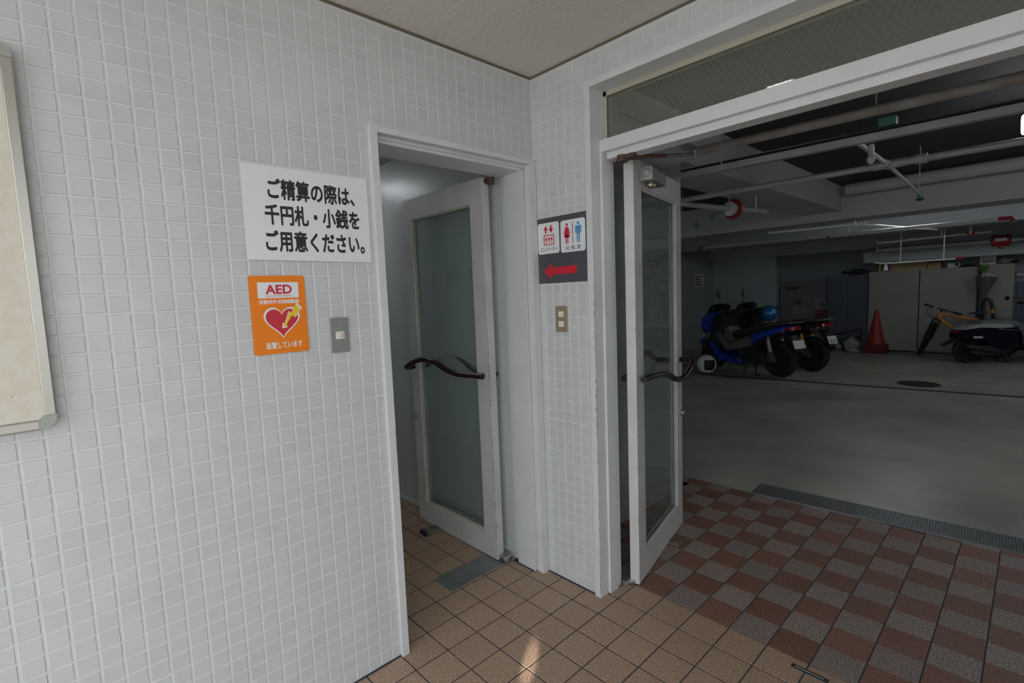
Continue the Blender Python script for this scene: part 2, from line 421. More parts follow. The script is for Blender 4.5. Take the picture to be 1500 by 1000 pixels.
# ------------------------------------------------------------------ floors
FX, FY, FP, FG = -.0385, -.558, .15, .0052
fl = thing('floor', 'tan tiled entrance floor with dark joints', 'floor', kind='structure')
part('floor_bed', MB().box((-3.2, -3.2, -.06), (3.4, .1912, -.0012)), FGROUT, fl)
part('wall_joint', MB().box((-.001, -3.2, -.002), (.007, D1L, .0035)).box((.02, -.007, -.002), (OX0, .001, .0035)), FGROUT, fl, label='dark sealed joint along the wall foot')
FM = Matrix.Identity(4)
def floor_rects(regions, x0, y0, pw, ph, imin, imax, jmin, jmax, g=FG):
    out = []
    for i in range(imin, imax):
        for j in range(jmin, jmax):
            a, b, c, d = x0 + i * pw + g / 2, y0 + j * ph + g / 2, x0 + (i + 1) * pw - g / 2, y0 + (j + 1) * ph - g / 2
            hit = [(max(a, r[0]), max(b, r[1]), min(c, r[2]), min(d, r[3])) for r in regions]
            hit = [h for h in hit if h[2] - h[0] > .004 and h[3] - h[1] > .004]
            if hit: out.append((min(h[0] for h in hit), min(h[1] for h in hit), max(h[2] for h in hit), max(h[3] for h in hit)))
    return out
REG = [(.001, -3.1, 3.3, -.001), (-.185, -.83, .002, -.06), (-3.1, -1.29, -.185, -.03), (.36, -.01, 2.1, .192)]
lay_tiles(fl, floor_rects(REG, FX, FY, FP, FP, -20, 23, -17, 5), FM, TAN, .006, .0012, jitter=.0002, tilt=.0015)
fc = thing('floor', 'checkered red brown and grey pink tile floor at the garage threshold', 'floor', kind='structure')
part('floor_bed', MB().box((-.5, .1912, -.06), (2.9, 1.653, -.0013)).box((.39, 1.60, -.06), (2.9, 1.76, -.0013)), FGROUT, fc)
for colr, par in ((BROWN, 1), (PINK, 0)):
    rs = []
    for i in range(-3, 19):
        for k in range(0, 11):
            if (i + k) % 2 != par: continue
            x0 = FX + i * FP; y0 = .192 + k * .15
            if x0 < -.55 or (x0 < -.05 and y0 < 1.3): continue
            top = 1.655 if x0 < .35 else 1.665 + (x0 - .39) * .07
            if y0 + .03 > top: continue
            rs.append((max(x0 + FG / 2, -.008) if y0 < 1.4 else x0 + FG / 2, y0 + .0011, x0 + FP - FG / 2, min(y0 + .15 - .0011, top)))
    lay_tiles(fc, rs, FM, colr, .006, .0008, jitter=.0002, tilt=.0015)
props(part('floor', MB().box((-5, .15, -.25), (9, 12.2, -.0025)), CONC), 'worn grey green concrete garage floor', 'floor', kind='structure')

# ------------------------------------------------------------------ door 1: frame (trim), leaf, corridor
t2 = thing('trim_2', 'white painted steel frame round the corridor doorway', 'door frame', kind='structure')
jl = part('jamb', MB().box((-.19, D1L, 0), (.016, D1L + .031, D1T)), PAINT, t2, bevel=.0015)
part('paint_chips', chips((.016, D1L + .031, .02), (.016, D1L + .031, 1.3), (-1, 0, 0), (0, -1, 0), (0, 1, 0), (1, 0, 0), 70, .003), BARE, t2, kind='stuff')
part('head', MB().box((-.02, D1L + .031, D1T - .022), (.016, D1R, D1T)).box((-.03, D1L + .031, D1T - .033), (-.02, D1R, D1T)).box((-.19, D1L + .031, D1T - .045), (-.03, D1R, D1T)), PAINT, t2)
part('jamb', MB().box((-.018, -.042, 0), (.02, D1R, D1T - .022)).box((-.022, -.032, 0), (-.018, D1R, D1T - .03)), PAINT, t2)
part('jamb_stop', MB().box((-.145, -.060, .006), (-.022, D1R, D1T - .044)).box((-.19, -.036, .006), (-.145, D1R, D1T - .044)), PAINT, t2)
wc = props(part('wall_corridor', MB().box((-3.2, -.02, -.05), (-.165, .15, 2.7)).box((-3.2, -1.45, -.05), (-.165, -1.31, 2.7)).box((-3.3, -1.45, -.05), (-3.2, .15, 2.7)), CORR), 'pale glossy wall of the side corridor', 'wall', kind='structure')
props(part('ceiling', MB().box((-3.2, -1.31, 2.318), (-.17, -.02, 2.5)), CONCP), 'grey ceiling of the side corridor', 'ceiling', kind='structure')
props(part('trim_3', MB().box((-3.2, -.030, 0), (-.2, -.02, .028)), PAINT), 'low white skirting along the corridor wall', 'baseboard', kind='structure')
props(part('trim_4', MB().box((-3.2, -.030, 2.302), (-.2, -.02, 2.318)), GALV), 'thin grey strip along the corridor wall top', 'trim', kind='structure')

def leaf(name, label, loc, rz, fs, gm, pitch, up_front, up_back, nchip=80):
    """glazed door leaf: local x runs from hinge to latch edge, face at y=0 looks to -y (flip=-1) or the other way"""
    d = thing(name, label, 'door', loc, rz, kind='structure')
    W, HT, T = .757, 2.013, .046
    y0, y1 = (0, T)
    L_ = lambda n, mb, m, **k: part(n, mb, m, d, world=False, **k)
    hs, ls, tr, br = .102, .092, .120, .140        # hinge stile, latch stile, top and bottom rail
    L_('stile', MB().box((0, y0, .006), (hs, y1, HT)), PAINTD, bevel=.0015)
    L_('stile', MB().box((W - ls, y0, .006), (W, y1, HT)), PAINTD, bevel=.0015)
    L_('rail', MB().box((hs, y0, HT - tr), (W - ls, y1, HT)), PAINTD)
    L_('rail', MB().box((hs, y0, .006), (W - ls, y1, br)), PAINTD)
    gb = MB()
    for yy in (y0 + .008, y1 - .016):
        gb.box((hs, yy, br), (hs + .009, yy + .008, HT - tr)).box((W - ls - .009, yy, br), (W - ls, yy + .008, HT - tr))
        gb.box((hs, yy, br), (W - ls, yy + .008, br + .009)).box((hs, yy, HT - tr - .009), (W - ls, yy + .008, HT - tr))
    L_('glazing_bead', gb, SEAL if fs > 0 else PAINTD)
    p = L_('pane', MB().box((hs + .001, T / 2 - .003, br + .001), (W - ls - .001, T / 2 + .003, HT - tr - .001)), gm)
    wm = wires((hs, T / 2 - .0034, br), (1, 0, 0), (0, 0, 1), W - ls - hs, HT - tr - br, pitch, .00028, 1.55)
    me = wm.mesh('wire_mesh'); me.materials.append(WIRE); props(link('wire_mesh', me, p), kind='stuff')
    for sd in (-1, 1):
        yf = y0 if sd < 0 else y1
        pts = []
        up = up_front if sd == fs else up_back
        sp = [(.028, .024, 0), (.12, .030, 0), (.22, .045, -.003), (.30, .058, .015 * up), (.36, .066, .045 * up), (.43, .072, .064 * up), (.50, .077, .066 * up), (.57, .082, .052 * up), (.64, .086, .022 * up), (.695, .076, .002 * up), (.718, .050, -.004 * up), (.720, .0, -.004 * up)]
        for k in range(len(sp) - 1):
            for q in range(3):
                t = q / 3; pts.append([sp[k][c] * (1 - t) + sp[k + 1][c] * t for c in range(3)])
        pts.append(list(sp[-1]))
        for _ in range(2):
            pts = [pts[0]] + [[(pts[i - 1][c] + 2 * pts[i][c] + pts[i + 1][c]) / 4 for c in range(3)] for i in range(1, len(pts) - 1)] + [pts[-1]]
        L_('pull_handle', MB().tube([(a, yf + sd * b, 1.004 + c) for a, b, c in pts], .0155, 12).tube([(hs * .75, yf, 1.003), (hs * .75, yf + sd * .034, 1.003)], .008, 8), HANDLE, smooth=True)
    kb = MB()
    for sd in (-1, 1):
        yf = y0 if sd < 0 else y1
        kb.lathe([(.019, 0), (.019, .006), (.015, .007), (.015, .022), (.012, .025)], (W - ls * .32, yf, .692), (0, sd, 0), 16)
    L_('lock_cylinder', kb, STEEL, smooth=True)
    yf = y0 if fs < 0 else y1
    L_('paint_chips', chips((0, yf, .03), (0, yf, 1.25), (1, 0, 0), (0, -fs, 0), (0, fs, 0), (-1, 0, 0), nchip, .0035), BARE, kind='stuff')
    return d
# door 1 swings into the corridor, hinge at x=-.245; its face looks to -y. Local x must run to -x: turn by 180 degrees
d1 = leaf('door_1', 'white glazed door with wired glass opened into the corridor', (-.243, -.077, 0), PI, 1, G1, .021, 1, 1)
MX_d1 = d1
part('pivot', MB().lathe([(.026, .012), (.030, .014), (.030, .030), (.026, .034)], (-.213, -.088, 0), n=18).box((-.25, -.114, .014), (-.213, -.062, .033)).lathe([(.012, 0), (.012, .014)], (-.213, -.088, 0)), STEEL, d1, smooth=True, label='steel floor pivot at the door foot')
part('pivot', MB().lathe([(.016, 1.975), (.020, 1.977), (.020, 2.008)], (-.213, -.09, 0), n=16).box((-.245, -.105, 1.984), (-.213, -.075, 2.004)), RUST, d1, smooth=True, label='brown top pivot of the door')
hp = thing('floor_hinge_plate', 'grey steel cover plate set in the tan tiles at the corridor door', 'plate', (-.276, -.285, 0))
part('plate', MB().box((-.352, -.459, 0), (-.2, -.1, .0022)), STEELD, hp)
part('screw', MB().lathe([(.005, .0022), (.004, .0032)], (-.335, -.44, 0), n=8), STEEL, hp); part('screw', MB().lathe([(.005, .0022), (.004, .0032)], (-.217, -.44, 0), n=8), STEEL, hp)
wd = thing('door_wedge', 'worn grey rubber wedge pushed under the corridor door', 'door stop', (-.79, -.18, 0))
part('wedge_block', MB().add([(-.826, -.232, 0), (-.758, -.232, 0), (-.758, -.09, 0), (-.826, -.09, 0), (-.82, -.225, .034), (-.764, -.225, .034), (-.764, -.12, .012), (-.82, -.12, .012)], [(3, 2, 1, 0), (4, 5, 6, 7), (0, 1, 5, 4), (1, 2, 6, 5), (2, 3, 7, 6), (3, 0, 4, 7)]), mat('wedge_rubber', (.16, .15, .13), .8, var=.3, vscale=30), wd, bevel=.004)
part('wedge_foot', MB().box((-.828, -.238, 0), (-.756, -.222, .027)), BLACKP, wd, bevel=.004)
# toilet signs on the far corridor wall, seen only as reflections in the door glass
CM = Matrix(((-1, 0, 0, 0), (0, 0, 1, -1.309), (0, 1, 0, 0), (0, 0, 0, 1)))     # u=-x v=+z n=+y
def person_shape(cx, v0, v1, woman):
    h = v1 - v0; P_ = [disc(cx, v1 - .085 * h, .075 * h)]
    if woman: P_ += [[(cx - .07 * h, v1 - .19 * h), (cx + .07 * h, v1 - .19 * h), (cx + .19 * h, v0 + .30 * h), (cx - .19 * h, v0 + .30 * h)], [(cx - .09 * h, v1 - .20 * h), (cx - .07 * h, v1 - .2 * h), (cx - .17 * h, v0 + .45 * h), (cx - .22 * h, v0 + .48 * h)], [(cx + .07 * h, v1 - .20 * h), (cx + .09 * h, v1 - .2 * h), (cx + .22 * h, v0 + .48 * h), (cx + .17 * h, v0 + .45 * h)]]
    else: P_ += [[(cx - .13 * h, v1 - .19 * h), (cx + .13 * h, v1 - .19 * h), (cx + .11 * h, v0 + .42 * h), (cx - .11 * h, v0 + .42 * h)], [(cx - .19 * h, v1 - .21 * h), (cx - .13 * h, v1 - .19 * h), (cx - .13 * h, v0 + .45 * h), (cx - .19 * h, v0 + .45 * h)], [(cx + .13 * h, v1 - .19 * h), (cx + .19 * h, v1 - .21 * h), (cx + .19 * h, v0 + .45 * h), (cx + .13 * h, v0 + .45 * h)]]
    P_ += [[(cx - .09 * h, v0), (cx - .02 * h, v0), (cx - .015 * h, v0 + .43 * h), (cx - .10 * h, v0 + .43 * h)], [(cx + .02 * h, v0), (cx + .09 * h, v0), (cx + .10 * h, v0 + .43 * h), (cx + .015 * h, v0 + .43 * h)]]
    return P_
for lab, cx, wdt, z0, z1, ic, bc in (('white toilet sign with a blue man on the corridor side wall', 2.47, .20, 1.52, 1.72, 0, PAPER), ('grey notice between the two toilet signs on the corridor wall', 2.18, .20, 1.52, 1.74, 2, mat('grey_notice', (.22, .23, .25), .5)), ('white toilet sign with a red woman on the corridor side wall', 1.90, .17, 1.55, 1.73, 1, PAPER)):
    sg = thing('toilet_sign' if ic < 2 else 'notice', lab, 'sign', (-cx, -1.309, z0))
    part('panel', flat([rrect(cx - wdt / 2, z0, cx + wdt / 2, z1, .01)], CM, 0, .004), bc, sg)
    if ic < 2: part('pictogram', flat(person_shape(cx, z0 + .02, z1 - .02, ic == 1), CM, .004, .005), RED if ic else BLUEP, sg)

# ------------------------------------------------------------------ opening in the back wall: trim, transom, door 2
t5 = thing('trim_5', 'white painted steel frame round the garage opening', 'door frame', kind='structure')
part('jamb', MB().box((OX0, -.013, 0), (.3555, .15, OZ1)), PAINT, t5, bevel=.0015)
part('head', MB().box((.3555, -.013, 2.281), (XR, .15, OZ1)), PAINT, t5)
part('jamb', MB().box((XR, -.013, 0), (XR + .03, .15, OZ1)), PAINT, t5)
part('post', MB().box((.3545, .052, 0), (.3665, .112, 2.0225)), PAINT, t5)
part('post', MB().box((.345, .112, 0), (.357, .15, 2.0225)), PAINT, t5)
part('post', MB().box((XR - .012, .052, 0), (XR, .15, 2.0225)), PAINT, t5)
part('paint_chips', chips((.3555, -.013, .02), (.3555, -.013, 1.45), (-1, 0, 0), (0, 1, 0), (0, -1, 0), (1, 0, 0), 75, .003), BARE, t5, kind='stuff')
wn = thing('window_1', 'wired glass transom above the garage door', 'window', kind='structure')
part('transom_bar', MB().box((.3545, .052, 2.0225), (XR, .15, 2.073)), PAINT, wn)
part('transom_stop', MB().box((.372, .080, 1.994), (XR, .15, 2.0225)), PAINT, wn)
gb = MB().box((.3555, .085, 2.262), (XR, .09, 2.281)).box((.3555, .085, 2.073), (.372, .09, 2.281)).box((.3555, .105, 2.262), (XR, .125, 2.281)).box((.3555, .105, 2.073), (.372, .125, 2.281))
part('glazing_bead', gb, mat('yellowed_sealant', (.45, .43, .34), .6), wn)
tp = part('pane', MB().box((.358, .094, 2.0735), (XR - .002, .101, 2.279)), G3, wn)
me = wires((.37, .0935, 2.0735), (1, 0, 0), (0, 0, 1), XR - .375, .19, .024, .0003, 1.5).mesh('wire_mesh'); me.materials.append(WIRE); props(link('wire_mesh', me, tp), kind='stuff')

ANG = math.atan2(.975, -.221)
d2 = leaf('door_2', 'white glazed door swung open into the garage', (.431, .195, 0), ANG, -1, G2, .026, -1, 1, 14)
d3 = leaf('door_2', 'matching white glazed door swung open on the other side of the garage opening', (1.905, .195, 0), PI - ANG, 1, G2, .026, -1, 1, 14)
ux, uy = math.cos(ANG), math.sin(ANG); nx, ny = uy, -ux        # along the leaf, and out of its face towards the opening
def D2(s, o, z): return (.431 + ux * s + nx * o, .195 + uy * s + ny * o, z)
cb = MB().obox(D2(.20, .030, 1.948), (ux * .10, uy * .10, 0), (nx * .026, ny * .026, 0), (0, 0, .030))
cl = part('door_closer', cb, mat('closer_grey', (.22, .23, .22), .4, metal=.3), d2, bevel=.004, label='grey door closer box')
rt = d2
sub('closer_cap', MB().obox(D2(.092, .030, 1.948), (ux * .009, uy * .009, 0), (nx * .028, ny * .028, 0), (0, 0, .029)).lathe([(.021, 0), (.021, .006), (.014, .010)], D2(.082, .032, 1.950), (-ux, -uy, 0), 6), mat('cap_grey', (.36, .36, .34), .4, metal=.3), cl, rt)
sub('valve_knob', MB().lathe([(.010, 0), (.012, -.01), (.020, -.016), (.020, -.026), (.012, -.032)], D2(.135, .034, 1.922), (0, 0, 1), 14), mat('brass_knob', (.50, .44, .28), .35, metal=.7), cl, rt, smooth=True)
jt = (.615, .41, 2.012)
sub('closer_arm', MB().tube([(.452, .085, 1.985), (.50, .17, 1.992)], [.014, .010], 8).tube([(.50, .17, 1.992), (.55, .275, 2.0)], .009, 8), RUST, cl, rt, smooth=True, label='rusty arm bracket')
sub('closer_arm', MB().tube([(.55, .275, 2.0), jt], .0085, 8).tube([(jt[0], jt[1], 1.996), (jt[0], jt[1], 2.03)], .012, 8), STEELD, cl, rt, smooth=True)
sub('closer_arm', MB().tube([(jt[0], jt[1], 2.0), D2(.21, .035, 1.985)], .006, 6).tube([D2(.21, .035, 1.96), D2(.21, .035, 1.992)], .012, 8), STEELD, cl, rt)
part('bracket', MB().lathe([(.026, 1.968), (.026, 1.978), (.019, 1.982), (.022, 1.996)], (.445, .088, 0), n=12).box((.455, .075, 1.978), (.51, .10, 1.994)), RUST, d2, label='rusty closer bracket under the transom')
part('pivot', MB().lathe([(.020, .010), (.023, .012), (.023, .022), (.018, .026)], (.378, .165, 0), n=16).lathe([(.012, 0), (.012, .012)], (.378, .165, 0)).box((.378, .165, .012), (.41, .205, .022)), STEEL, d2, smooth=True)
wd = thing('door_wedge', 'small wooden wedge under the garage door edge', 'door stop', (.36, .66, 0))
part('wedge_block', MB().add([(.30, .64, 0), (.385, .655, 0), (.385, .70, 0), (.30, .69, 0), (.30, .64, .010), (.385, .655, .022), (.385, .70, .022), (.30, .69, .010)], [(3, 2, 1, 0), (4, 5, 6, 7), (0, 1, 5, 4), (1, 2, 6, 5), (2, 3, 7, 6), (3, 0, 4, 7)]), mat('wedge_wood', (.17, .14, .10), .8), wd)
bs = thing('floor_bolt_plate', 'dark slotted door bolt plate set in the tan tiles', 'plate', (1.175, .145, 0))
part('plate', MB().box((1.115, .134, 0), (1.236, .1545, .0015)), IRON, bs)
part('slot_rail', MB().box((1.128, .141, .0015), (1.222, .1465, .004)), STEELD, bs, bevel=.001)

# ------------------------------------------------------------------ things on the left wall
bd = thing('notice_board', 'cream notice board in a champagne metal frame on the tiled wall', 'board', (.0, -2.2, 1.6))
by0, by1, bz0, bz1 = -2.95, -1.772, 1.135, 2.052
part('board_panel', MB().box((.002, by0 + .02, bz0 + .02), (.016, by1 - .022, bz1 - .022)), CREAM, bd)
for nm, a, b in (('frame_rail', (by1 - .024, bz0 + .032), (by1, bz1 - .032)), ('frame_rail', (by0, bz0 + .032), (by0 + .024, bz1 - .032)), ('frame_rail', (by0 + .032, bz0), (by1 - .032, bz0 + .024)), ('frame_rail', (by0 + .032, bz1 - .024), (by1 - .032, bz1))):
    part(nm, MB().box((.001, a[0], a[1]), (.026, b[0], b[1])), ALU, bd, bevel=.003)
for sy, sz in ((by1, bz0), (by1, bz1), (by0, bz0), (by0, bz1)):
    q = 1 if sy == by0 else -1; t = 1 if sz == bz0 else -1; R_ = .030
    pl = [(sy + q * R_ + -q * R_ * math.cos(k * PI / 12), sz + t * R_ - t * R_ * math.sin(k * PI / 12)) for k in range(7)] + [(sy + q * .034, sz), (sy + q * .034, sz + t * .025), (sy + q * .025, sz + t * .034), (sy, sz + t * .034)]
    pl = [pl[0]] + pl[1:7] + [(sy + q * .034, sz), (sy + q * .034, sz + t * .025), (sy + q * .025, sz + t * .034), (sy, sz + t * .034)]
    part('corner_cap', flat([pl], W1M, .001, .0275), CAPP, bd)
part('paint_speckle', flat([disc(random.uniform(-2.2, by1 - .06), random.uniform(bz0 + .04, bz0 + .5), random.uniform(.0006, .002), 5) for _ in range(60)], W1M, .016, .0163), mat('rust_speck', (.30, .20, .13), .8), bd, kind='stuff')

s1 = thing('payment_notice', 'large white notice with three lines of black lettering', 'sign', (.0, -1.09, 1.71))
part('panel', flat([[(-1.296, 1.562), (-.878, 1.559), (-.878, 1.858), (-1.296, 1.858)]], W1M, .001, .004), SIGNW, s1)
def ub(lo, hi): return lo, hi
for txt, bx in (('ご精算の際は、', (-1.2225, 1.7545, -.9295, 1.8215)), ('千円札・小銭を', (-1.236, 1.6735, -.9155, 1.7400)), ('ご用意ください。', (-1.240, 1.588, -.9020, 1.6580))):
    letters(txt, bx, INK, W1M, s1, bold=.034, t=.0045)
s2 = thing('aed_sign', 'orange AED sign with a crimson heart and a yellow bolt', 'sign', (0, -1.215, 1.388))
ay0, ay1, az0, az1 = -1.3005, -1.1285, 1.260, 1.512
aw, ah = ay1 - ay0, az1 - az0
AU = lambda u: ay0 + u * aw
AV = lambda v: az1 - v * ah
part('panel', flat([rrect(ay0, az0, ay1, az1, .006)], W1M, .001, .003), ORANGE, s2)
part('label_field', flat([[(AU(.14), AV(.285)), (AU(.875), AV(.285)), (AU(.875), AV(.085)), (AU(.14), AV(.085))]], W1M, .003, .0034), SIGNW, s2)
letters('AED', (AU(.275), AV(.235), AU(.755), AV(.115)), CRIM, W1M, s2, bold=.035, t=.0037)
letters('Automated External Defibrillator', (AU(.275), AV(.266), AU(.755), AV(.247)), CRIM, W1M, s2, bold=.0, t=.0037)
letters('自動体外式除細動器', (AU(.155), AV(.36), AU(.875), AV(.305)), SIGNW, W1M, s2, bold=.02, t=.0034)
letters('設置しています', (AU(.215), AV(.935), AU(.875), AV(.848)), SIGNW, W1M, s2, bold=.02, t=.0034)
def heart(cx, cy, sx, sy, n=40):
    p = []
    for i in range(n):
        t = 2 * PI * i / n; x = 16 * math.sin(t) ** 3; y = 13 * math.cos(t) - 5 * math.cos(2 * t) - 2 * math.cos(3 * t) - math.cos(4 * t)
        p.append((cx + sx * x / 16, cy + sy * (y + 2.5) / 14.5))
    return p
hx, hy = AU(.535), AV(.61)
part('heart_outline', flat([heart(hx, hy, .33 * aw, .205 * ah)], W1M, .003, .0033), SIGNW, s2)
part('heart', flat([heart(hx, hy, .295 * aw, .183 * ah)], W1M, .0033, .0036), CRIM, s2)
bolt = [(.80, .375), (.885, .435), (.765, .545), (.715, .515), (.60, .635), (.63, .655), (.545, .665), (.555, .60), (.58, .62), (.66, .47), (.70, .49)]
bolt = [(AU(u), AV(v)) for u, v in bolt]
bcx = sum(p[0] for p in bolt) / len(bolt); bcy = sum(p[1] for p in bolt) / len(bolt)
part('bolt_outline', flat([[(bcx + (x - bcx) * 1.16, bcy + (y - bcy) * 1.12) for x, y in bolt]], W1M, .0036, .0038), SIGNW, s2)
part('bolt', flat([bolt], W1M, .0038, .0041), YELLOW, s2)

def switch_plate(name, lab, M, u0, v0, u1, v1, pm, toggles, red):
    s = thing(name, lab, 'switch', tuple(M @ Vector(((u0 + u1) / 2, (v0 + v1) / 2, 0))))
    part('face_plate', flat([rrect(u0, v0, u1, v1, .003)], M, .001, .007), pm, s, bevel=.0012)
    for c in ((v0 + .011), (v1 - .011)):
        part('screw', flat([disc((u0 + u1) / 2, c, .0032, 10)], M, .007, .0082), STEEL, s)
    for tv in toggles:
        cx = (u0 + u1) / 2
        tg = part('toggle_frame', flat([rrect(cx - .0155, tv - .013, cx + .0155, tv + .013, .002)], M, .007, .0092), SWITCH, s)
        sub('toggle', flat([rrect(cx - .0135, tv - .010, cx + .004, tv + .010, .001)], M, .0092, .0112), SWITCH, tg, s)
        if red: sub('mark', flat([disc(cx + .0095, tv + .0045, .0026, 8), disc(cx + .0095, tv - .0035, .0026, 8)], M, .0092, .0098), CRIM, tg, s)
        else: sub('mark', flat([rrect(cx + .006, tv - .002, cx + .013, tv + .002, .0005)], M, .0092, .0098), CAPP, tg, s)
    return s
switch_plate('light_switch', 'grey metal switch plate with a single toggle beside the orange sign', W1M, -1.0525, 1.2415, -.9855, 1.3640, PLATE, (1.3025,), True)
switch_plate('light_switch', 'gold switch plate with two toggles under the arrow sign', W2M, .123, 1.2375, .193, 1.3595, BRONZE, (1.3215, 1.2755), False)

s3 = thing('direction_sign', 'dark slate sign with a red arrow and two white pictogram squares', 'sign', (.167, 0, 1.62))
su0, su1, sv0, sv1 = .0115, .3235, 1.4685, 1.7755
SU = lambda u: su0 + u * (su1 - su0)
SV = lambda v: sv1 - v * (sv1 - sv0)
part('panel', flat([[(su0, sv0), (su1, sv0), (su1, sv1), (su0, sv1)]], W2M, .001, .003), SLATE, s3)
part('pictogram_field', flat([rrect(SU(.035), SV(.545), SU(.465), SV(.075), .012)], W2M, .003, .0033), SIGNW, s3)
part('pictogram_field', flat([rrect(SU(.495), SV(.555), SU(.955), SV(.085), .012)], W2M, .003, .0033), SIGNW, s3)
part('arrow', flat([[(SU(.13), SV(.815)), (SU(.30), SV(.70)), (SU(.30), SV(.765)), (SU(.78), SV(.755)), (SU(.78), SV(.868)), (SU(.30), SV(.868)), (SU(.30), SV(.935))]], W2M, .003, .0034), RED, s3)
def arr(cx, y0, y1, wd, up):
    s = 1 if up else -1; a, b = (y0, y1) if up else (y1, y0)
    return [[(cx, b), (cx - wd, b - s * .022), (cx - wd * .45, b - s * .022), (cx - wd * .4, b - s * .016), (cx + wd * .4, b - s * .016), (cx + wd * .45, b - s * .022), (cx + wd, b - s * .022)], [(cx - wd * .33, a), (cx + wd * .33, a), (cx + wd * .33, b - s * .014), (cx - wd * .33, b - s * .014)]]
LU = lambda u: SU(.035 + u * .43)
LV = lambda v: SV(.075 + v * .47)
lift = arr(LU(.38), LV(.345), LV(.09), .0145, True) + arr(LU(.63), LV(.345), LV(.09), .0145, False)
for a, b, c, d in ((.27, .39, .77, .42), (.27, .69, .77, .72), (.27, .39, .31, .72), (.73, .39, .77, .72)): lift.append([(LU(a), LV(d)), (LU(c), LV(d)), (LU(c), LV(b)), (LU(a), LV(b))])
for u in (.39, .52, .65): lift += person_shape(LU(u), LV(.665), LV(.45), False)
part('lift_pictogram', flat(lift, W2M, .0033, .0036), RED, s3)
letters('エレベーター', (LU(.09), LV(.93), LU(.93), LV(.78)), INK, W2M, s3, bold=.006, t=.0036)
QU = lambda u: SU(.495 + u * .46)
QV = lambda v: SV(.085 + v * .47)
part('woman_pictogram', flat(person_shape(QU(.265), QV(.735), QV(.09), True), W2M, .0033, .0036), RED, s3)
part('man_pictogram', flat(person_shape(QU(.725), QV(.735), QV(.09), False), W2M, .0033, .0036), BLUEP, s3)
part('divider', flat([[(QU(.485), QV(.74)), (QU(.51), QV(.74)), (QU(.51), QV(.10)), (QU(.485), QV(.10))]], W2M, .0033, .0036), INK, s3)
letters('化 粧 室', (QU(.2), QV(.935), QU(.82), QV(.80)), INK, W2M, s3, bold=.006, t=.0036)

# ------------------------------------------------------------------ garage shell
ST = lambda n, mb, m, l, c='wall': props(part(n, mb, m), l, c, kind='structure')
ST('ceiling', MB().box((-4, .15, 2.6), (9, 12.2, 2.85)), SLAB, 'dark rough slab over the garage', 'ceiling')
ST('wall_near', MB().box((-.18, .15, -.1), (-.008, 1.45, 2.6)), CONCW, 'grey wall end behind the open garage door')
ST('wall_side', MB().box((-4.1, .15, -.1), (-3.9, 12.2, 2.6)), CONCW, 'grey painted side wall of the garage')
ST('wall_pier', MB().box((-3.9, 10.45, -.1), (-2.46, 10.7, 2.6)), CONCW, 'projecting grey wall left of the low door')
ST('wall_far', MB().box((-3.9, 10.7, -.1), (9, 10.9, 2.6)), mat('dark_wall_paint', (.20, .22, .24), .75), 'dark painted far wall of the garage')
ST('wall_right', MB().box((8.8, .15, -.1), (9, 12.2, 2.6)), CONCW, 'painted wall at the open side of the garage')
ST('wall_back', MB().box((3.6, .0, -.1), (8.8, .15, 2.7)), CONCW, 'outer wall of the garage')
ST('beam_1', MB().box((-.49, .15, 2.3), (-.05, 5.6, 2.6)), CONCP, 'grey ceiling beam running away from the entrance', 'beam')
ST('beam_2', MB().box((-3.9, 5.58, 2.2), (9, 6.1, 2.6)), CONCP, 'deep grey beam crossing the middle of the garage', 'beam')
ST('beam_3', MB().box((-3.9, 8.35, 2.2), (9, 8.8, 2.6)), CONCW, 'blue grey beam lit from behind the middle beam', 'beam')
ST('beam_4', MB().box((-3.9, 10.2, 2.05), (9, 10.7, 2.6)), CONCW, 'dark beam along the far wall', 'beam')
gf = bpy.data.objects['floor.002']
part('drain_channel', MB().box((-3.4, 5.90, -.003), (-2.2, 6.02, -.0012)).add([(-2.2, 5.93, -.0012), (-2.2, 6.05, -.0012), (4, 6.80, -.0012), (4, 6.68, -.0012)], [(0, 1, 2, 3)]), DARKCON, gf, label='dark wet channel across the concrete')
for a, b in (((-2.6, 5.24), (-.2, 5.80)), ((-.9, 9.0), (-.5, 9.08)), ((1.05, 9.16), (2.4, 9.02)), ((1.2, 8.75), (2.4, 8.62))):
    d = Vector((b[0] - a[0], b[1] - a[1], 0)).normalized(); n = Vector((-d.y, d.x, 0)) * .035; a = Vector((*a, -.001)); b = Vector((*b, -.001))
    part('line_marking', MB().add([a - n, b - n, b + n, a + n], [(0, 1, 2, 3)]), LINEP, gf)
mh = thing('manhole_cover', 'round cast iron manhole cover in the garage floor', 'manhole', (.61, 6.79, 0))
part('ring', MB().lathe([(.235, -.002), (.235, .003), (.205, .003), (.205, .001)], (.61, 6.79, 0), n=32), IRON, mh)
cv = MB().lathe([(.200, -.002), (.200, .003), (.19, .0035)], (.61, 6.79, 0), n=32)
part('cover', cv, IRON, mh)
kn = MB()
for i in range(-6, 7):
    for j in range(-6, 7):
        if i * i + j * j < 36: kn.box((.61 + i * .03 - .009, 6.79 + j * .03 - .009, .003), (.61 + i * .03 + .009, 6.79 + j * .03 + .009, .006))
part('tread', kn, IRON, mh, kind='stuff')
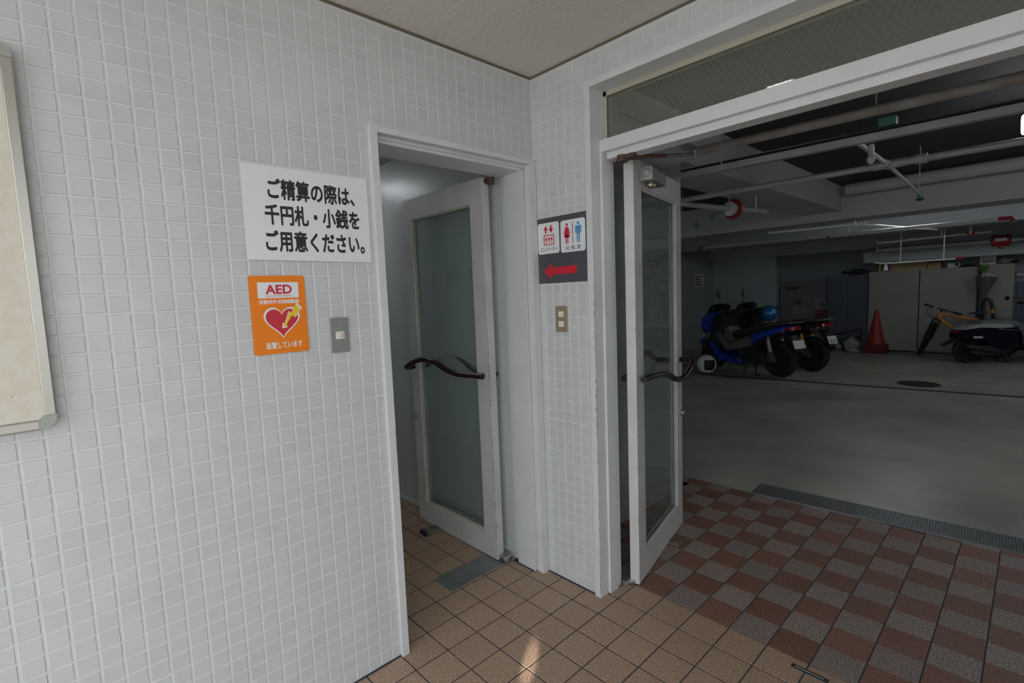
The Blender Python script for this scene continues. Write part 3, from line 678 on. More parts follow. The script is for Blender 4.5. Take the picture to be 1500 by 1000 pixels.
# floor grating at the threshold, turned four degrees
gr = thing('drain_grating', 'long grey ribbed steel grating between checkered tiles and concrete', 'grating', (.387, 1.65, 0), math.radians(4.05))
GL, GW = 3.0, .207
g_ = MB().box((0, 0, -.004), (GL, .006, .007)).box((0, GW - .006, -.004), (GL, GW, .007)).box((0, .006, -.006), (GL, GW - .006, -.001))
part('frame', g_, STEELD, gr, world=False)
g_ = MB()
for k in range(int(GL / .0125)):
    x = .004 + k * .0125; g_.box((x, .006, -.001), (x + .0055, GW - .006, .006))
for k in range(1, 8): g_.box((0, k * GW / 8 - .002, -.001), (GL, k * GW / 8 + .002, .0045))
part('bars', g_, mat('grating_steel', (.24, .255, .265), .45, metal=.6), gr, world=False, kind='stuff')

# ------------------------------------------------------------------ pipes, trays, lamps under the garage ceiling
def rods(mb, pts, top=2.6, r=.004):
    for p in pts: mb.tube([p, (p[0], p[1], top)], r, 5)
    return mb
pt = thing('ceiling_pipe', 'thick rust streaked pipe nearest the transom under the garage ceiling', 'pipe', (1.5, 1.85, 2.4))
part('pipe_run', MB().tube([(-.05, 1.77, 2.4), (5, 2.1, 2.4)], .03, 12), GALVD, pt, smooth=True)
part('hanger_rod', rods(MB(), [(1.0, 1.84, 2.43)]), GALV, pt); part('hanger_rod', rods(MB(), [(3.0, 1.97, 2.43)]), GALV, pt)
tr_ = thing('cable_tray', 'flat grey cable tray with dark cables on top', 'cable tray', (.8, 1.63, 2.2))
part('tray', MB().add([(-3.0, 1.42, 2.195), (5, 1.90, 2.195), (5, 1.945, 2.195), (-3, 1.465, 2.195), (-3, 1.42, 2.235), (5, 1.90, 2.235), (5, 1.945, 2.235), (-3, 1.465, 2.235)], [(3, 2, 1, 0), (4, 5, 6, 7), (0, 1, 5, 4), (1, 2, 6, 5), (2, 3, 7, 6), (3, 0, 4, 7)]), GALV, tr_)
for k, (dz, dy) in enumerate(((.246, 1.43), (.256, 1.437), (.246, 1.45))):
    part('cable', MB().tube([(-3 + i, dy + i * .06 + random.uniform(-.004, .004), 2 + dz + random.uniform(-.003, .004)) for i in range(9)], .006 if k else .0075, 6), BLACKP if k != 1 else GALV, tr_, smooth=True)
part('junction_box', MB().box((1.05, 1.63, 2.255), (1.13, 1.70, 2.30)), GREENV, tr_, bevel=.006, label='small green junction box')
part('sensor', MB().lathe([(.012, 2.195), (.016, 2.17), (.014, 2.13), (.022, 2.12), (.02, 2.10), (.008, 2.085)], (1.0, 1.75, 0), n=10), GALV, tr_, smooth=True)
for x in (.2, 2.0): part('hanger_rod', rods(MB(), [(x, 1.6 + .06 * x, 2.235)], r=.005), GALV, tr_)
sp = thing('sprinkler_pipe', 'grey sprinkler pipe with a tee and a cross branch', 'pipe', (.95, 2.48, 2.2))
part('pipe_run', MB().tube([(-3.0, 2.42, 2.2), (5, 2.55, 2.2)], .022, 10), GALV, sp, smooth=True)
part('branch', MB().tube([(.955, 1.7, 2.2), (.95, 2.48, 2.2), (.91, 4.11, 2.185)], .013, 8), GALV, sp, smooth=True)
part('tee', MB().tube([(.87, 2.48, 2.2), (1.05, 2.48, 2.2)], .029, 10).tube([(1.05, 2.48, 2.2), (1.10, 2.48, 2.2)], .025, 10).tube([(1.10, 2.48, 2.2), (1.16, 2.48, 2.2)], .033, 10).tube([(.95, 2.40, 2.2), (.95, 2.56, 2.2)], .024, 10), GALV, sp, smooth=True)
hd = part('sprinkler_head', MB().lathe([(.016, 2.21), (.020, 2.19), (.02, 2.16), (.012, 2.155)], (.91, 4.11, 0), n=10), GREENV, sp, smooth=True, label='green sprinkler head')
sub('deflector', MB().lathe([(.03, 2.148), (.028, 2.135), (.01, 2.125)], (.91, 4.11, 0), n=12), BLACKP, hd, sp)
for p in ((.91, 4.05, 2.2), (2.2, 2.5, 2.22), (-.6, 2.46, 2.22)): part('hanger_rod', rods(MB(), [p]), GALV, sp)
bp_ = thing('drain_pipe', 'fat grey pipe along the top of the middle beam', 'pipe', (1, 5.3, 2.5))
part('pipe_run', MB().tube([(.05, 5.35, 2.515), (9, 5.35, 2.515)], .065, 14), CONCP, bp_, smooth=True)
av = thing('alarm_valve', 'red and white valve on a grey pipe under the far beam', 'valve', (-.40, 3.1, 2.16))
c0 = Vector((-.36, 3.05, 2.152)); ad = Vector((.25, .95, 0)).normalized()
part('pipe_run', MB().tube([(-.62, 2.42, 2.19), c0, c0 + ad * .55], .024, 10), GALV, av, smooth=True)
part('disc', MB().lathe([(.058, -.02), (.066, -.015), (.066, .012), (.05, .02)], c0, ad, 20), SILV, av, smooth=True, label='pale round valve body')
part('flange', MB().torus(c0 + ad * .05, ad, .080, .020, 20, 8), REDV, av, smooth=True, label='red flange ring')
part('handwheel', MB().torus(c0 + Vector((-.16, -.02, -.055)), (1, .2, 0), .032, .006, 12, 6).tube([c0, c0 + Vector((-.16, -.02, -.055))], .006, 6), GREENV, av, smooth=True)
part('hanger_rod', rods(MB(), [tuple(c0 + Vector((0, 0, .07)))], r=.007), GALV, av)
part('test_pipe', MB().tube([c0 + Vector((.07, .02, .01)), c0 + Vector((.17, .04, -.03)), c0 + Vector((.26, .05, -.04))], .010, 6).tube([c0 + Vector((.22, .05, -.03)), c0 + Vector((.22, .05, .09))], .009, 6), GALV, av)
s4 = thing('sprinkler_pipe', 'thin pipe ending in a sprinkler beside the open garage door', 'pipe', (-1.1, 3.7, 2.16))
part('pipe_run', MB().tube([(-1.0, 2.43, 2.2), (-1.02, 3.72, 2.165)], .010, 8), GALV, s4, smooth=True)
part('sprinkler_head', MB().lathe([(.015, .02), (.018, -.02), (.03, -.025), (.025, -.045), (.008, -.05)], (-1.02, 3.72, 2.15), n=10), GREENV, s4, smooth=True)
part('hanger_rod', rods(MB(), [(-1.02, 3.4, 2.17)]), GALV, s4)
LP = thing('white_conduit', 'white pipe with an elbow lit brightly under the middle beam', 'pipe', (-.3, 5.78, 2.15))
part('pipe_run', MB().tube([(-.95, 5.70, 2.14), (.05, 5.80, 2.14), (.09, 5.83, 2.14), (.62, 7.9, 2.13)], .013, 8), WHITE, LP, smooth=True)
part('clamp', MB().tube([(.05, 5.80, 2.125), (.05, 5.80, 2.18)], .015, 6), WHITE, LP); part('clamp', MB().tube([(.13, 5.95, 2.14), (.13, 5.95, 2.18)], .012, 6), WHITE, LP)
pa = thing('fire_pipe', 'long thin pipe with a red end under the lit beam', 'pipe', (0, 6.7, 2.1))
part('pipe_run', MB().tube([(-2.35, 6.55, 2.1), (1.40, 6.68, 2.1)], .020, 8), GALV, pa, smooth=True)
for x, y in ((1.42, 6.68), (-2.36, 6.55)): part('red_end', MB().tube([(x - .11 if x > 0 else x + .06, y, 2.1), (x, y, 2.1), (x + (.02 if x > 0 else -.02), y, 2.06)], .024, 8), REDV, pa, smooth=True)
for x in (-.2, 1.1): part('hanger_rod', rods(MB(), [(x, 6.63, 2.11)]), GALV, pa)
part('red_joint', MB().tube([(-.46, 6.62, 2.1), (-.46, 6.62, 2.055)], .022, 8), REDV, pa)
pb = thing('fire_pipe', 'grey pipe carrying a large red valve above the cabinets', 'pipe', (.5, 9.7, 2.0))
part('pipe_run', MB().tube([(-.45, 9.75, 1.985), (3.2, 9.7, 2.0)], .030, 8), GALV, pb, smooth=True)
part('valve_body', MB().lathe([(.06, -.12), (.10, -.10), (.10, -.06), (.085, -.04), (.085, .04), (.10, .06), (.10, .10), (.06, .12)], (1.22, 9.71, 1.995), (1, 0, 0), 14).tube([(1.22, 9.71, 1.92), (1.22, 9.71, 1.86)], .03, 8), REDV, pb, smooth=True, label='red valve body')
part('name_plate', MB().box((1.15, 9.60, 1.985), (1.29, 9.608, 2.03)), PAPER, pb)
part('pipe_elbow', MB().tube([(-.45, 9.75, 1.96), (-.45, 9.75, 2.2)], .024, 8), GALV, pb)
part('green_joint', MB().tube([(1.50, 9.70, 1.99), (1.60, 9.70, 1.99)], .06, 8), GREENV, pb)
pc = thing('fire_pipe', 'short pale pipe with a red joint behind the lit beam', 'pipe', (.9, 8.95, 2.08))
part('pipe_run', MB().tube([(-.3, 8.95, 2.07), (1.15, 9.0, 2.11)], .018, 8), GALV, pc, smooth=True)
part('red_joint', MB().tube([(.86, 8.99, 2.10), (.95, 8.99, 2.10)], .026, 8), REDV, pc)
for x in (.55, .9): part('clamp', MB().tube([(x, 8.97, 2.09), (x, 8.97, 2.2)], .02, 6), GALV, pc)
du = thing('air_duct', 'long grey duct with rounded edges above the cabinets', 'duct', (0, 10.1, 1.9))
part('duct_body', MB().box((-.72, 10.0, 1.765), (8, 10.19, 1.99)), CONCW, du, bevel=.03)
part('duct_seam', MB().box((.0, 9.995, 1.762), (.02, 10.19, 1.993)), CONCW, du)
pd = thing('white_conduit', 'white pipe with a hanging white funnel above the cabinets', 'pipe', (.2, 8.9, 1.72))
part('pipe_run', MB().tube([(-.30, 8.75, 1.73), (-.16, 8.72, 1.705), (.78, 8.90, 1.72)], .013, 8), WHITE, pd, smooth=True)
part('red_joint', MB().tube([(.74, 8.90, 1.72), (.84, 8.92, 1.72)], .022, 8), REDV, pd)
part('funnel', MB().lathe([(.012, .0), (.022, -.03), (.04, -.09), (.04, -.10)], (-.13, 8.72, 1.69), n=12), WHITE, pd, smooth=True)
part('clamp', MB().tube([(.6, 8.86, 1.72), (.6, 8.86, 2.2)], .008, 6), WHITE, pd); part('clamp', MB().tube([(.06, 8.76, 1.72), (.06, 8.76, 2.2)], .006, 6), WHITE, pd)

def lamp(lab, x0, x1, y, z, wd=.12, ht=.10, em=LAMP):
    l = thing('fluorescent_lamp', lab, 'lamp', ((x0 + x1) / 2, y, z))
    part('diffuser', MB().box((x0, y - wd / 2, z), (x1, y + wd / 2, z + ht)), em, l, bevel=.012, label='glowing white cover')
    part('housing', MB().box((x0 + .03, y - wd / 2.4, z + ht), (x1 - .03, y + wd / 2.4, z + ht + .03)), WHITE, l)
    part('hanger_rod', rods(MB(), [(x0 + .2, y, z + ht + .03)], r=.006), GALV, l); part('hanger_rod', rods(MB(), [(x1 - .2, y, z + ht + .03)], r=.006), GALV, l)
    return l
lamp('bright fluorescent lamp under the garage ceiling at the picture edge', 1.575, 2.8, 2.70, 2.285)
lamp('fluorescent lamp hidden behind the middle beam', .15, .75, 6.85, 2.38)
lamp('unseen fluorescent lamp added behind the beam to light the scooters', 2.6, 3.8, 7.4, 2.35)  # added out of view to give the garage behind the beam enough light
lamp('unseen fluorescent fill lamp added far along the open side of the garage', 5.2, 6.4, 3.6, 2.35)  # unseen lamp, added as general fill for the near garage
lamp('unseen fluorescent fill lamp added beside the air duct on the open side', 5.4, 6.6, 7.4, 2.35)  # second unseen fill lamp, added to brighten the deeper garage
cl_ = thing('ceiling_lamp', 'unseen round ceiling lamp added to brighten the side corridor', 'lamp', (-1.8, -.42, 2.3))  # unseen lamp added because the corridor is too dark without it
part('diffuser', MB().lathe([(.10, 2.24), (.15, 2.255), (.16, 2.30)], (-1.8, -.42, 0), n=24), LAMP2, cl_, smooth=True); part('base', MB().lathe([(.165, 2.298), (.165, 2.318)], (-1.8, -.42, 0), n=24), WHITE, cl_)

# ------------------------------------------------------------------ scooters
def wheel(root, x, R, r, m=TYRE, spokes=5, y=0, name='wheel'):
    w_ = part(name, MB().torus((x, y, R), (0, 1, 0), R - r, r, 28, 8), m, root, world=False, smooth=True, label='black tyre')
    rim = MB().lathe([(R - r * 1.75, -.028), (R - r * 1.45, -.034), (R - r * 1.3, -.03), (R - r * 1.3, .03), (R - r * 1.45, .034), (R - r * 1.75, .028)], (x, y, R), (0, 1, 0), 24).lathe([(.045, -.05), (.045, .05)], (x, y, R), (0, 1, 0), 12)
    for k in range(spokes):
        a = 2 * PI * k / spokes + .3
        for s in (-.1, .1):
            d = Vector((math.cos(a + s), 0, math.sin(a + s))); rim.tube([Vector((x, y, R)) + d * .04, Vector((x, y, R)) + Vector((math.cos(a), 0, math.sin(a))) * (R - r * 1.5)], .011, 6)
    me = rim.mesh('rim', True); me.materials.append(RIMM); link('rim', me, w_)
    return w_
def scooter(lab, loc, rz, body, tailc, mirrors=True, gold=False, plate=None, tall=.07):
    s = thing('scooter', lab, 'scooter', loc, rz)
    L_ = lambda n, mb, m, **k: part(n, mb, m, s, world=False, smooth=k.pop('smooth', True), **k)
    WB = 1.30
    wheel(s, 0, .285, .062); wheel(s, WB, .285, .055)
    L_('front_fender', MB().panel([(WB - .22, .50), (WB - .10, .56), (WB + .08, .57), (WB + .24, .52), (WB + .33, .42), (WB + .30, .40), (WB + .18, .47), (WB, .50), (WB - .16, .46)], .065), body)
    L_('fork', MB().tube([(WB, -.085, .285), (WB - .10, -.085, .60)], .022, 8).tube([(WB, .085, .285), (WB - .10, .085, .60)], .022, 8).tube([(WB - .09, 0, .56), (WB - .36, 0, .98)], .028, 8), BLACKP)
    L_('front_cowl', MB().panel([(WB + .05, .62), (WB + .16, .74), (WB + .14, .88), (WB - .02, 1.01), (WB - .20, 1.00), (WB - .16, .84), (WB - .06, .66)], .215, round_=.30), body)
    L_('headlight', MB().panel([(WB + .07, .60), (WB + .17, .73), (WB + .14, .78), (WB + .03, .70)], .17, round_=.25), BLACKG)
    L_('nose_panel', MB().panel([(WB + .10, .46), (WB + .11, .60), (WB - .02, .74), (WB - .16, .72), (WB - .08, .56)], .14, round_=.25), GREYP)
    for q in (1, -1): L_('running_light', MB().blob((WB + .105, q * .07, .52), .02, .02, .035, 8, 6), SILV)
    L_('windscreen', MB().panel([(WB + .04, .95), (WB - .06, 1.10), (WB - .16, 1.13), (WB - .22, 1.08), (WB - .14, .96)], .18, round_=.22), BLACKG)
    L_('leg_shield', MB().panel([(WB - .05, .52), (WB - .10, .95), (WB - .36, .97), (WB - .32, .62), (WB - .40, .36), (WB - .24, .30)], .19, round_=.15), BLACKP)
    L_('lower_cowl', MB().panel([(WB - .02, .50), (WB - .12, .52), (WB - .36, .28), (WB - .72, .24), (WB - .74, .17), (WB - .36, .16), (WB - .22, .22)], .20, round_=.10), body)
    L_('floor_tunnel', MB().panel([(WB - .20, .66), (WB - .30, .66), (WB - .48, .47), (WB - .62, .50), (WB - .86, .62), (WB - .96, .58), (WB - .92, .46), (WB - .64, .38), (WB - .42, .35)], .205, round_=.08), GREYP)
    L_('tank_panel', MB().panel([(WB - .30, .72), (WB - .42, .76), (WB - .56, .52), (WB - .46, .48), (WB - .36, .56)], .12, round_=.1), GREYP)
    L_('tail_cowl', MB().panel([(.60, .50), (.42, .66), (.10, .75), (-.18, .81), (-.24, .76), (.0, .66), (.25, .58), (.44, .44), (.56, .44)], .17, round_=.16), tailc)
    L_('seat', MB().panel([(.82, .66), (.62, .73), (.40, .78), (.20, .84), (-.08, .87), (-.22, .83), (-.10, .79), (.30, .70), (.64, .60), (.80, .60)], .155, round_=.14), SEATM)
    L_('grab_rail', MB().tube([(.12, .15, .80), (-.05, .18, .84), (-.25, .15, .85), (-.27, 0, .85), (-.25, -.15, .85), (-.05, -.18, .84), (.12, -.15, .80)], .012, 8), GREYP)
    L_('tail_light', MB().panel([(-.10, .79), (-.25, .79), (-.27, .74), (-.14, .715)], .14, round_=.25), TAIL)
    L_('turn_lens', MB().panel([(-.10, .765), (-.18, .785), (-.18, .725), (-.08, .70)], .155, round_=.2), SILV)
    L_('under_tray', MB().panel([(.60, .26), (.62, .52), (.30, .62), (-.05, .72), (.02, .62), (.22, .52), (.30, .30), (.40, .24)], .12, round_=.1), BLACKP)
    L_('rear_fender', MB().panel([(-.12, .68), (-.25, .66), (-.33, .44), (-.30, .42), (-.18, .60)], .07), BLACKP)
    p0 = Vector((-.315, 0, .53)); pn = Vector((-.94, 0, .34)); pu = Vector((-.34, 0, -.94)) * -1
    pl = L_('licence_plate', MB().obox(p0, (0, .115, 0), pu * .062, pn * .002), PAPER, smooth=False)
    if plate:
        PM = Matrix((((0), pu.x, pn.x, p0.x), (-1, pu.y, pn.y, p0.y), (0, pu.z, pn.z, p0.z), (0, 0, 0, 1)))
        c = bpy.data.objects  # lettering stays in the scooter's own frame
        o = letters(plate, (-.085, -.048, .085, .006), mat('plate_green', (.05, .12, .08), .5), PM, pl, bold=.035, t=.003, root=None)
    L_('engine_case', MB().panel([(.10, .24), (.16, .40), (.34, .46), (.56, .44), (.66, .34), (.60, .22), (.34, .18), (.06, .20), (-.06, .24), (-.04, .36), (.05, .44)], .07, y0=.11, round_=.12), BLACKP)
    L_('exhaust', MB().tube([(.46, -.12, .22), (.20, -.17, .26), (.12, -.17, .28), (-.20, -.17, .38), (-.26, -.17, .40)], [.022, .026, .055, .062, .045], 10), BLACKP)
    for q in (1, -1): L_('shock_absorber', MB().tube([(.0, q * .15, .30), (.10, q * .14, .62)], .020, 8).lathe([(.034, 0), (.034, .18)], (.04, q * .147, .40), (.3, 0, .95), 10), AMBER if gold else STEELD)
    L_('swing_trim', MB().tube([(.60, .17, .42), (.52, .175, .33)], .012, 6), CHROME)
    L_('centre_stand', MB().tube([(.36, .10, .22), (.30, .16, .02), (.22, .17, .015)], .013, 6).tube([(.36, -.10, .22), (.30, -.16, .02), (.22, -.17, .015)], .013, 6).tube([(.36, .10, .20), (.36, -.10, .20)], .013, 6).tube([(.42, .12, .24), (.50, .20, .04)], .011, 6), BLACKP)
    hb = L_('handlebar', MB().tube([(WB - 0.480, .33, 1.01), (WB - 0.410, .20, 1.0), (WB - 0.370, .06, .96), (WB - 0.370, -.06, .96), (WB - 0.410, -.20, 1.0), (WB - 0.480, -.33, 1.01)], .014, 8).panel([(WB - 0.310, .95), (WB - 0.350, 1.03), (WB - 0.450, 1.03), (WB - 0.430, .94)], .13, round_=.2), BLACKP)
    for q in (1, -1):
        me = MB().tube([(WB - 0.435, q * .24, 1.005), (WB - 0.485, q * .35, 1.012)], .019, 8).blob((WB - 0.390, q * .21, 1.02), .035, .03, .03, 8, 6).tube([(WB - 0.380, q * .21, 1.01), (WB - 0.400, q * .34, 1.01)], .006, 5).mesh('grip', True); me.materials.append(TYRE); link('grip', me, hb)
        if mirrors:
            mi = L_('mirror', MB().tube([(WB - 0.390, q * .20, 1.02), (WB - 0.370, q * .25, 1.12), (WB - 0.370, q * .27, 1.19 + tall)], .006, 6).blob((WB - 0.360, q * .28, 1.24 + tall), .022, .042, .062, 10, 8), BLACKP)
            me = MB().lathe([(.034, 0), (.034, .003)], (WB - 0.382, q * .28, 1.24 + tall), (-1, 0, 0), 12).mesh('mirror_glass', False); me.materials.append(CHROME); link('mirror_glass', me, mi)
    return s
scooter('blue scooter with grey step panels parked beside the side wall', (-1.0, 6.36, 0), math.radians(160), BLUEM, BLUEM)
scooter('black scooter with a white licence plate behind the blue scooter', (-.80, 7.2, 0), math.radians(165), BLACKG, BLACKG, mirrors=False, gold=True, plate='53 71')
def helmet(lab, loc, rz, shell, sc=1):
    h = thing('helmet', lab, 'helmet', loc, rz); n, m = 18, 12; R = .125 * sc
    v = []; f = []
    for j in range(m + 1):
        th = PI * .93 * j / m
        for i in range(n):
            a = 2 * PI * i / n; v.append((1.12 * R * math.sin(th) * math.cos(a), .95 * R * math.sin(th) * math.sin(a), R + R * math.cos(th)))
    for j in range(m):
        for i in range(n):
            a = 2 * PI * (i + .5) / n; a = (a + PI) % (2 * PI) - PI
            if 4 <= j <= 8 and abs(a) < .95: continue
            f.append((j * n + i, (j + 1) * n + i, (j + 1) * n + (i + 1) % n, j * n + (i + 1) % n))
    mb = MB().add(v, f); me = mb.mesh('shell', True); me.materials.append(shell); o = link('shell', me, h)
    md = o.modifiers.new('thick', 'SOLIDIFY'); md.thickness = .012; md.offset = -1
    part('lining', MB().blob((-.01, 0, R), R * .98, R * .82, R * .88, 14, 10), BLACKP, h, world=False, smooth=True)
    part('edge_trim', MB().torus((0, 0, R * .12), (0, 0, 1), R * .44, .008, 18, 6), BLACKP, h, world=False, smooth=True)
    part('chin_strap', MB().tube([(.05, .07, .03), (.08, .03, .004), (.12, -.03, .006), (.16, -.05, .004)], .006, 5), BLACKP, h, world=False)
    return h
helmet('white open face helmet on the floor by the blue scooter front wheel', (-2.045, 6.12, 0), math.radians(-25), HELMW, 1.25)
helmet('blue helmet hung on the black scooter handlebar', (-1.47, 7.22, .80), math.radians(150), HELMB, 1.1)

# the small navy scooter at the picture edge: rear wheel to the left, front towards +x
s = thing('scooter', 'navy scooter with a pale grey top cowl at the right edge of the garage', 'scooter', (.90, 9.33, 0), math.radians(30))
L_ = lambda n, mb, m, **k: part(n, mb, m, s, world=False, smooth=k.pop('smooth', True), **k)
wheel(s, 0, .215, .055, spokes=4); wheel(s, 1.2, .215, .05, spokes=4)
L_('side_cowl', MB().panel([(-.20, .42), (-.17, .56), (.02, .62), (.30, .62), (.52, .58), (.62, .44), (.66, .26), (.40, .22), (.22, .30), (.10, .40), (-.05, .38)], .20, round_=.14), NAVY)
L_('top_cowl', MB().panel([(-.19, .56), (-.10, .63), (.16, .67), (.50, .66), (.56, .60), (.40, .585), (.05, .60)], .200, round_=.16), mat('top_cowl_grey', (.34, .36, .36), .4), label='pale grey top cowl')
L_('seat', MB().panel([(.02, .66), (.10, .71), (.42, .715), (.60, .69), (.66, .63), (.50, .64), (.1, .65)], .15, round_=.14), mat('seat_grey', (.16, .165, .165), .6))
L_('tail_light', MB().panel([(-.13, .585), (-.205, .54), (-.205, .50), (-.12, .50)], .10, round_=.2), TAIL)
L_('rear_fender', MB().panel([(-.16, .46), (-.24, .38), (-.36, .30), (-.35, .285), (-.22, .34), (-.08, .40)], .07), BLACKP)
L_('badge', MB().box((-.02, -.2025, .43), (.10, -.2005, .46)), SILV, smooth=False)
L_('foot_board', MB().panel([(.60, .30), (.64, .22), (1.0, .22), (1.06, .30)], .19, round_=.06), NAVY)
L_('leg_shield', MB().panel([(.98, .26), (.94, .86), (1.02, .90), (1.12, .70), (1.12, .34), (1.05, .26)], .21, round_=.12), NAVY)
L_('front_fender', MB().panel([(1.0, .34), (1.06, .46), (1.22, .48), (1.38, .40), (1.42, .30), (1.36, .30), (1.2, .38)], .075), NAVY)
L_('fork', MB().tube([(1.2, .08, .215), (1.08, .06, .50)], .018, 6).tube([(1.2, -.08, .215), (1.08, -.06, .50)], .018, 6), CHROME)
L_('headset', MB().panel([(.86, .84), (.88, .98), (1.0, 1.02), (1.12, .96), (1.12, .86), (1.0, .84)], .13, round_=.25), BLACKP)
hb = L_('handlebar', MB().tube([(.84, .33, .96), (.95, .16, .97), (.95, -.16, .97), (.84, -.33, .96)], .014, 8), BLACKP)
for q in (1, -1):
    me = MB().tube([(.90, q * .24, .965), (.83, q * .345, .96)], .02, 8).mesh('grip', True); me.materials.append(TYRE); link('grip', me, hb)
    L_('mirror', MB().tube([(.92, q * .18, .98), (.86, q * .28, 1.03), (.78, q * .40, 1.05)], .005, 5).blob((.74, q * .46, 1.04), .02, .062, .036, 12, 8), BLACKP)
L_('engine_case', MB().panel([(-.06, .20), (.04, .30), (.36, .32), (.46, .22), (.34, .14), (.02, .15)], .06, y0=-.12, round_=.12), BLACKP)
L_('exhaust', MB().tube([(.40, -.18, .20), (.22, -.19, .24), (-.12, -.19, .30)], [.02, .045, .05], 10), BLACKP)
L_('centre_stand', MB().tube([(.42, -.10, .22), (.52, -.15, .015)], .012, 6).tube([(.42, .10, .22), (.50, .15, .015)], .012, 6).tube([(.46, -.14, .03), (.28, -.16, .05)], .01, 6).tube([(.42, .10, .22), (.42, -.10, .22)], .012, 6), BLACKP)
L_('side_stay', MB().tube([(.30, -.21, .57), (.62, -.20, .55)], .008, 6), CHROME)

# ------------------------------------------------------------------ bicycle, cones, cabinets and what stands about them
bk = thing('bicycle', 'orange bicycle leaning on the cabinets with its front wheel turned out', 'bicycle', (.30, 10.05, 0))
hub = Vector((.305, 9.98, .33)); nb = Vector((.94, 0, -.34)); ab = Vector((0, 1, 0)); bb = Vector((.34, 0, .94))
fwl = part('wheel', MB().torus(hub, nb, .305, .025, 32, 8), TYRE, bk, smooth=True, label='front wheel turned towards the door')
spk = MB().torus(hub, nb, .275, .010, 32, 6).tube([hub - nb * .04, hub + nb * .04], .02, 8)
for k in range(14):
    a = 2 * PI * k / 14; spk.tube([hub + nb * (.02 if k % 2 else -.02), hub + (ab * math.cos(a) + bb * math.sin(a)) * .275], .0018, 4)
sub('rim', spk, BLACKP, fwl, bk)
cr = hub + bb * .37; ht0 = hub + bb * .40 + ab * .02; ht1 = hub + bb * .50 + ab * .05
part('fork', MB().tube([hub + nb * .05, cr + nb * .05], .014, 8).tube([hub - nb * .05, cr - nb * .05], .014, 8).tube([cr - nb * .055, cr + nb * .055], .018, 8).tube([cr, ht1], .016, 8), BLACKP, bk, smooth=True)
bc = hub + bb * .56 + ab * .03
part('handlebar', MB().tube([bc - nb * .27 + ab * .05, bc - nb * .10, bc, bc + nb * .10, bc + nb * .27 + ab * .05], .013, 8).tube([ht1, bc], .016, 8), BLACKP, bk, smooth=True)
for q in (-1, 1): part('grip', MB().tube([bc + nb * .16 * q + ab * .02, bc + nb * .275 * q + ab * .05], .018, 8), TYRE, bk, smooth=True)
part('brake_lever', MB().tube([bc + nb * .12, bc + nb * .15 - ab * .05, bc + nb * .22 - ab * .05], .006, 5).tube([bc - nb * .12, bc - nb * .15 - ab * .05, bc - nb * .22 - ab * .05], .006, 5), BLACKP, bk)
part('front_light', MB().blob(bc - ab * .05 - nb * .10 + bb * .0, .022, .03, .022, 8, 6), SILV, bk)
part('cable', MB().tube([bc - nb * .12 - ab * .03, bc - nb * .2 - bb * .06 - ab * .06, bc - nb * .18 - bb * .16 - ab * .05, cr - nb * .05 - ab * .02], .004, 5), BLACKP, bk, smooth=True)
BB_ = Vector((.80, 10.16, .34)); st_ = Vector((.93, 10.2, .66)); rh = Vector((1.20, 10.24, .33)); tt0 = ht1 - bb * .02; dt0 = ht0
part('frame', MB().tube([ht0, ht1], .027, 10).tube([tt0, st_], .022, 10).tube([dt0, BB_], .026, 10).tube([BB_, st_ + Vector((.012, 0, .04))], .019, 8).tube([st_, rh], .010, 6).tube([BB_, rh], .012, 6), BIKEO, bk, smooth=True, label='orange frame tubes')
rwl = part('wheel', MB().torus(rh, (0, 1, 0), .305, .025, 32, 8), TYRE, bk, smooth=True)
spk = MB().torus(rh, (0, 1, 0), .275, .010, 32, 6).tube([rh - ab * .05, rh + ab * .05], .02, 8)
for k in range(14):
    a = 2 * PI * k / 14; spk.tube([rh, rh + Vector((math.cos(a), 0, math.sin(a))) * .275], .0018, 4)
sub('rim', spk, BLACKP, rwl, bk)
part('seat_post', MB().tube([st_, st_ + Vector((.035, .0, .12))], .014, 8), BLACKP, bk)
part('saddle', MB().panel([(.80, .775), (.90, .80), (1.06, .815), (1.08, .79), (1.0, .77), (.88, .765)], .055, y0=10.2, round_=.3), SEATM, bk, smooth=True)
part('crank', MB().lathe([(.09, -.006), (.09, .006)], BB_ - ab * .04, (0, 1, 0), 18).tube([BB_ - ab * .06, BB_ + Vector((.10, -.07, -.13))], .009, 6), BLACKP, bk)
lk = thing('bicycle_lock', 'black arched cable lock with a yellow band standing behind the bicycle saddle', 'lock', (1.07, 10.38, 0))
part('cable', MB().tube([(1.00, 10.40, .02), (1.0, 10.40, .86)] + [(1.055 - .055 * math.cos(t), 10.40, .92 + .10 * math.sin(t)) for t in (0, .5, 1.0, 1.57, 2.1, 2.6, 3.14)] + [(1.13, 10.40, .80), (1.17, 10.40, .50), (1.17, 10.40, .02)], .028, 8), BLACKP, lk, smooth=True)
part('band', MB().tube([(1.118, 10.40, .835), (1.135, 10.40, .77)], .031, 8), AMBER, lk, smooth=True)

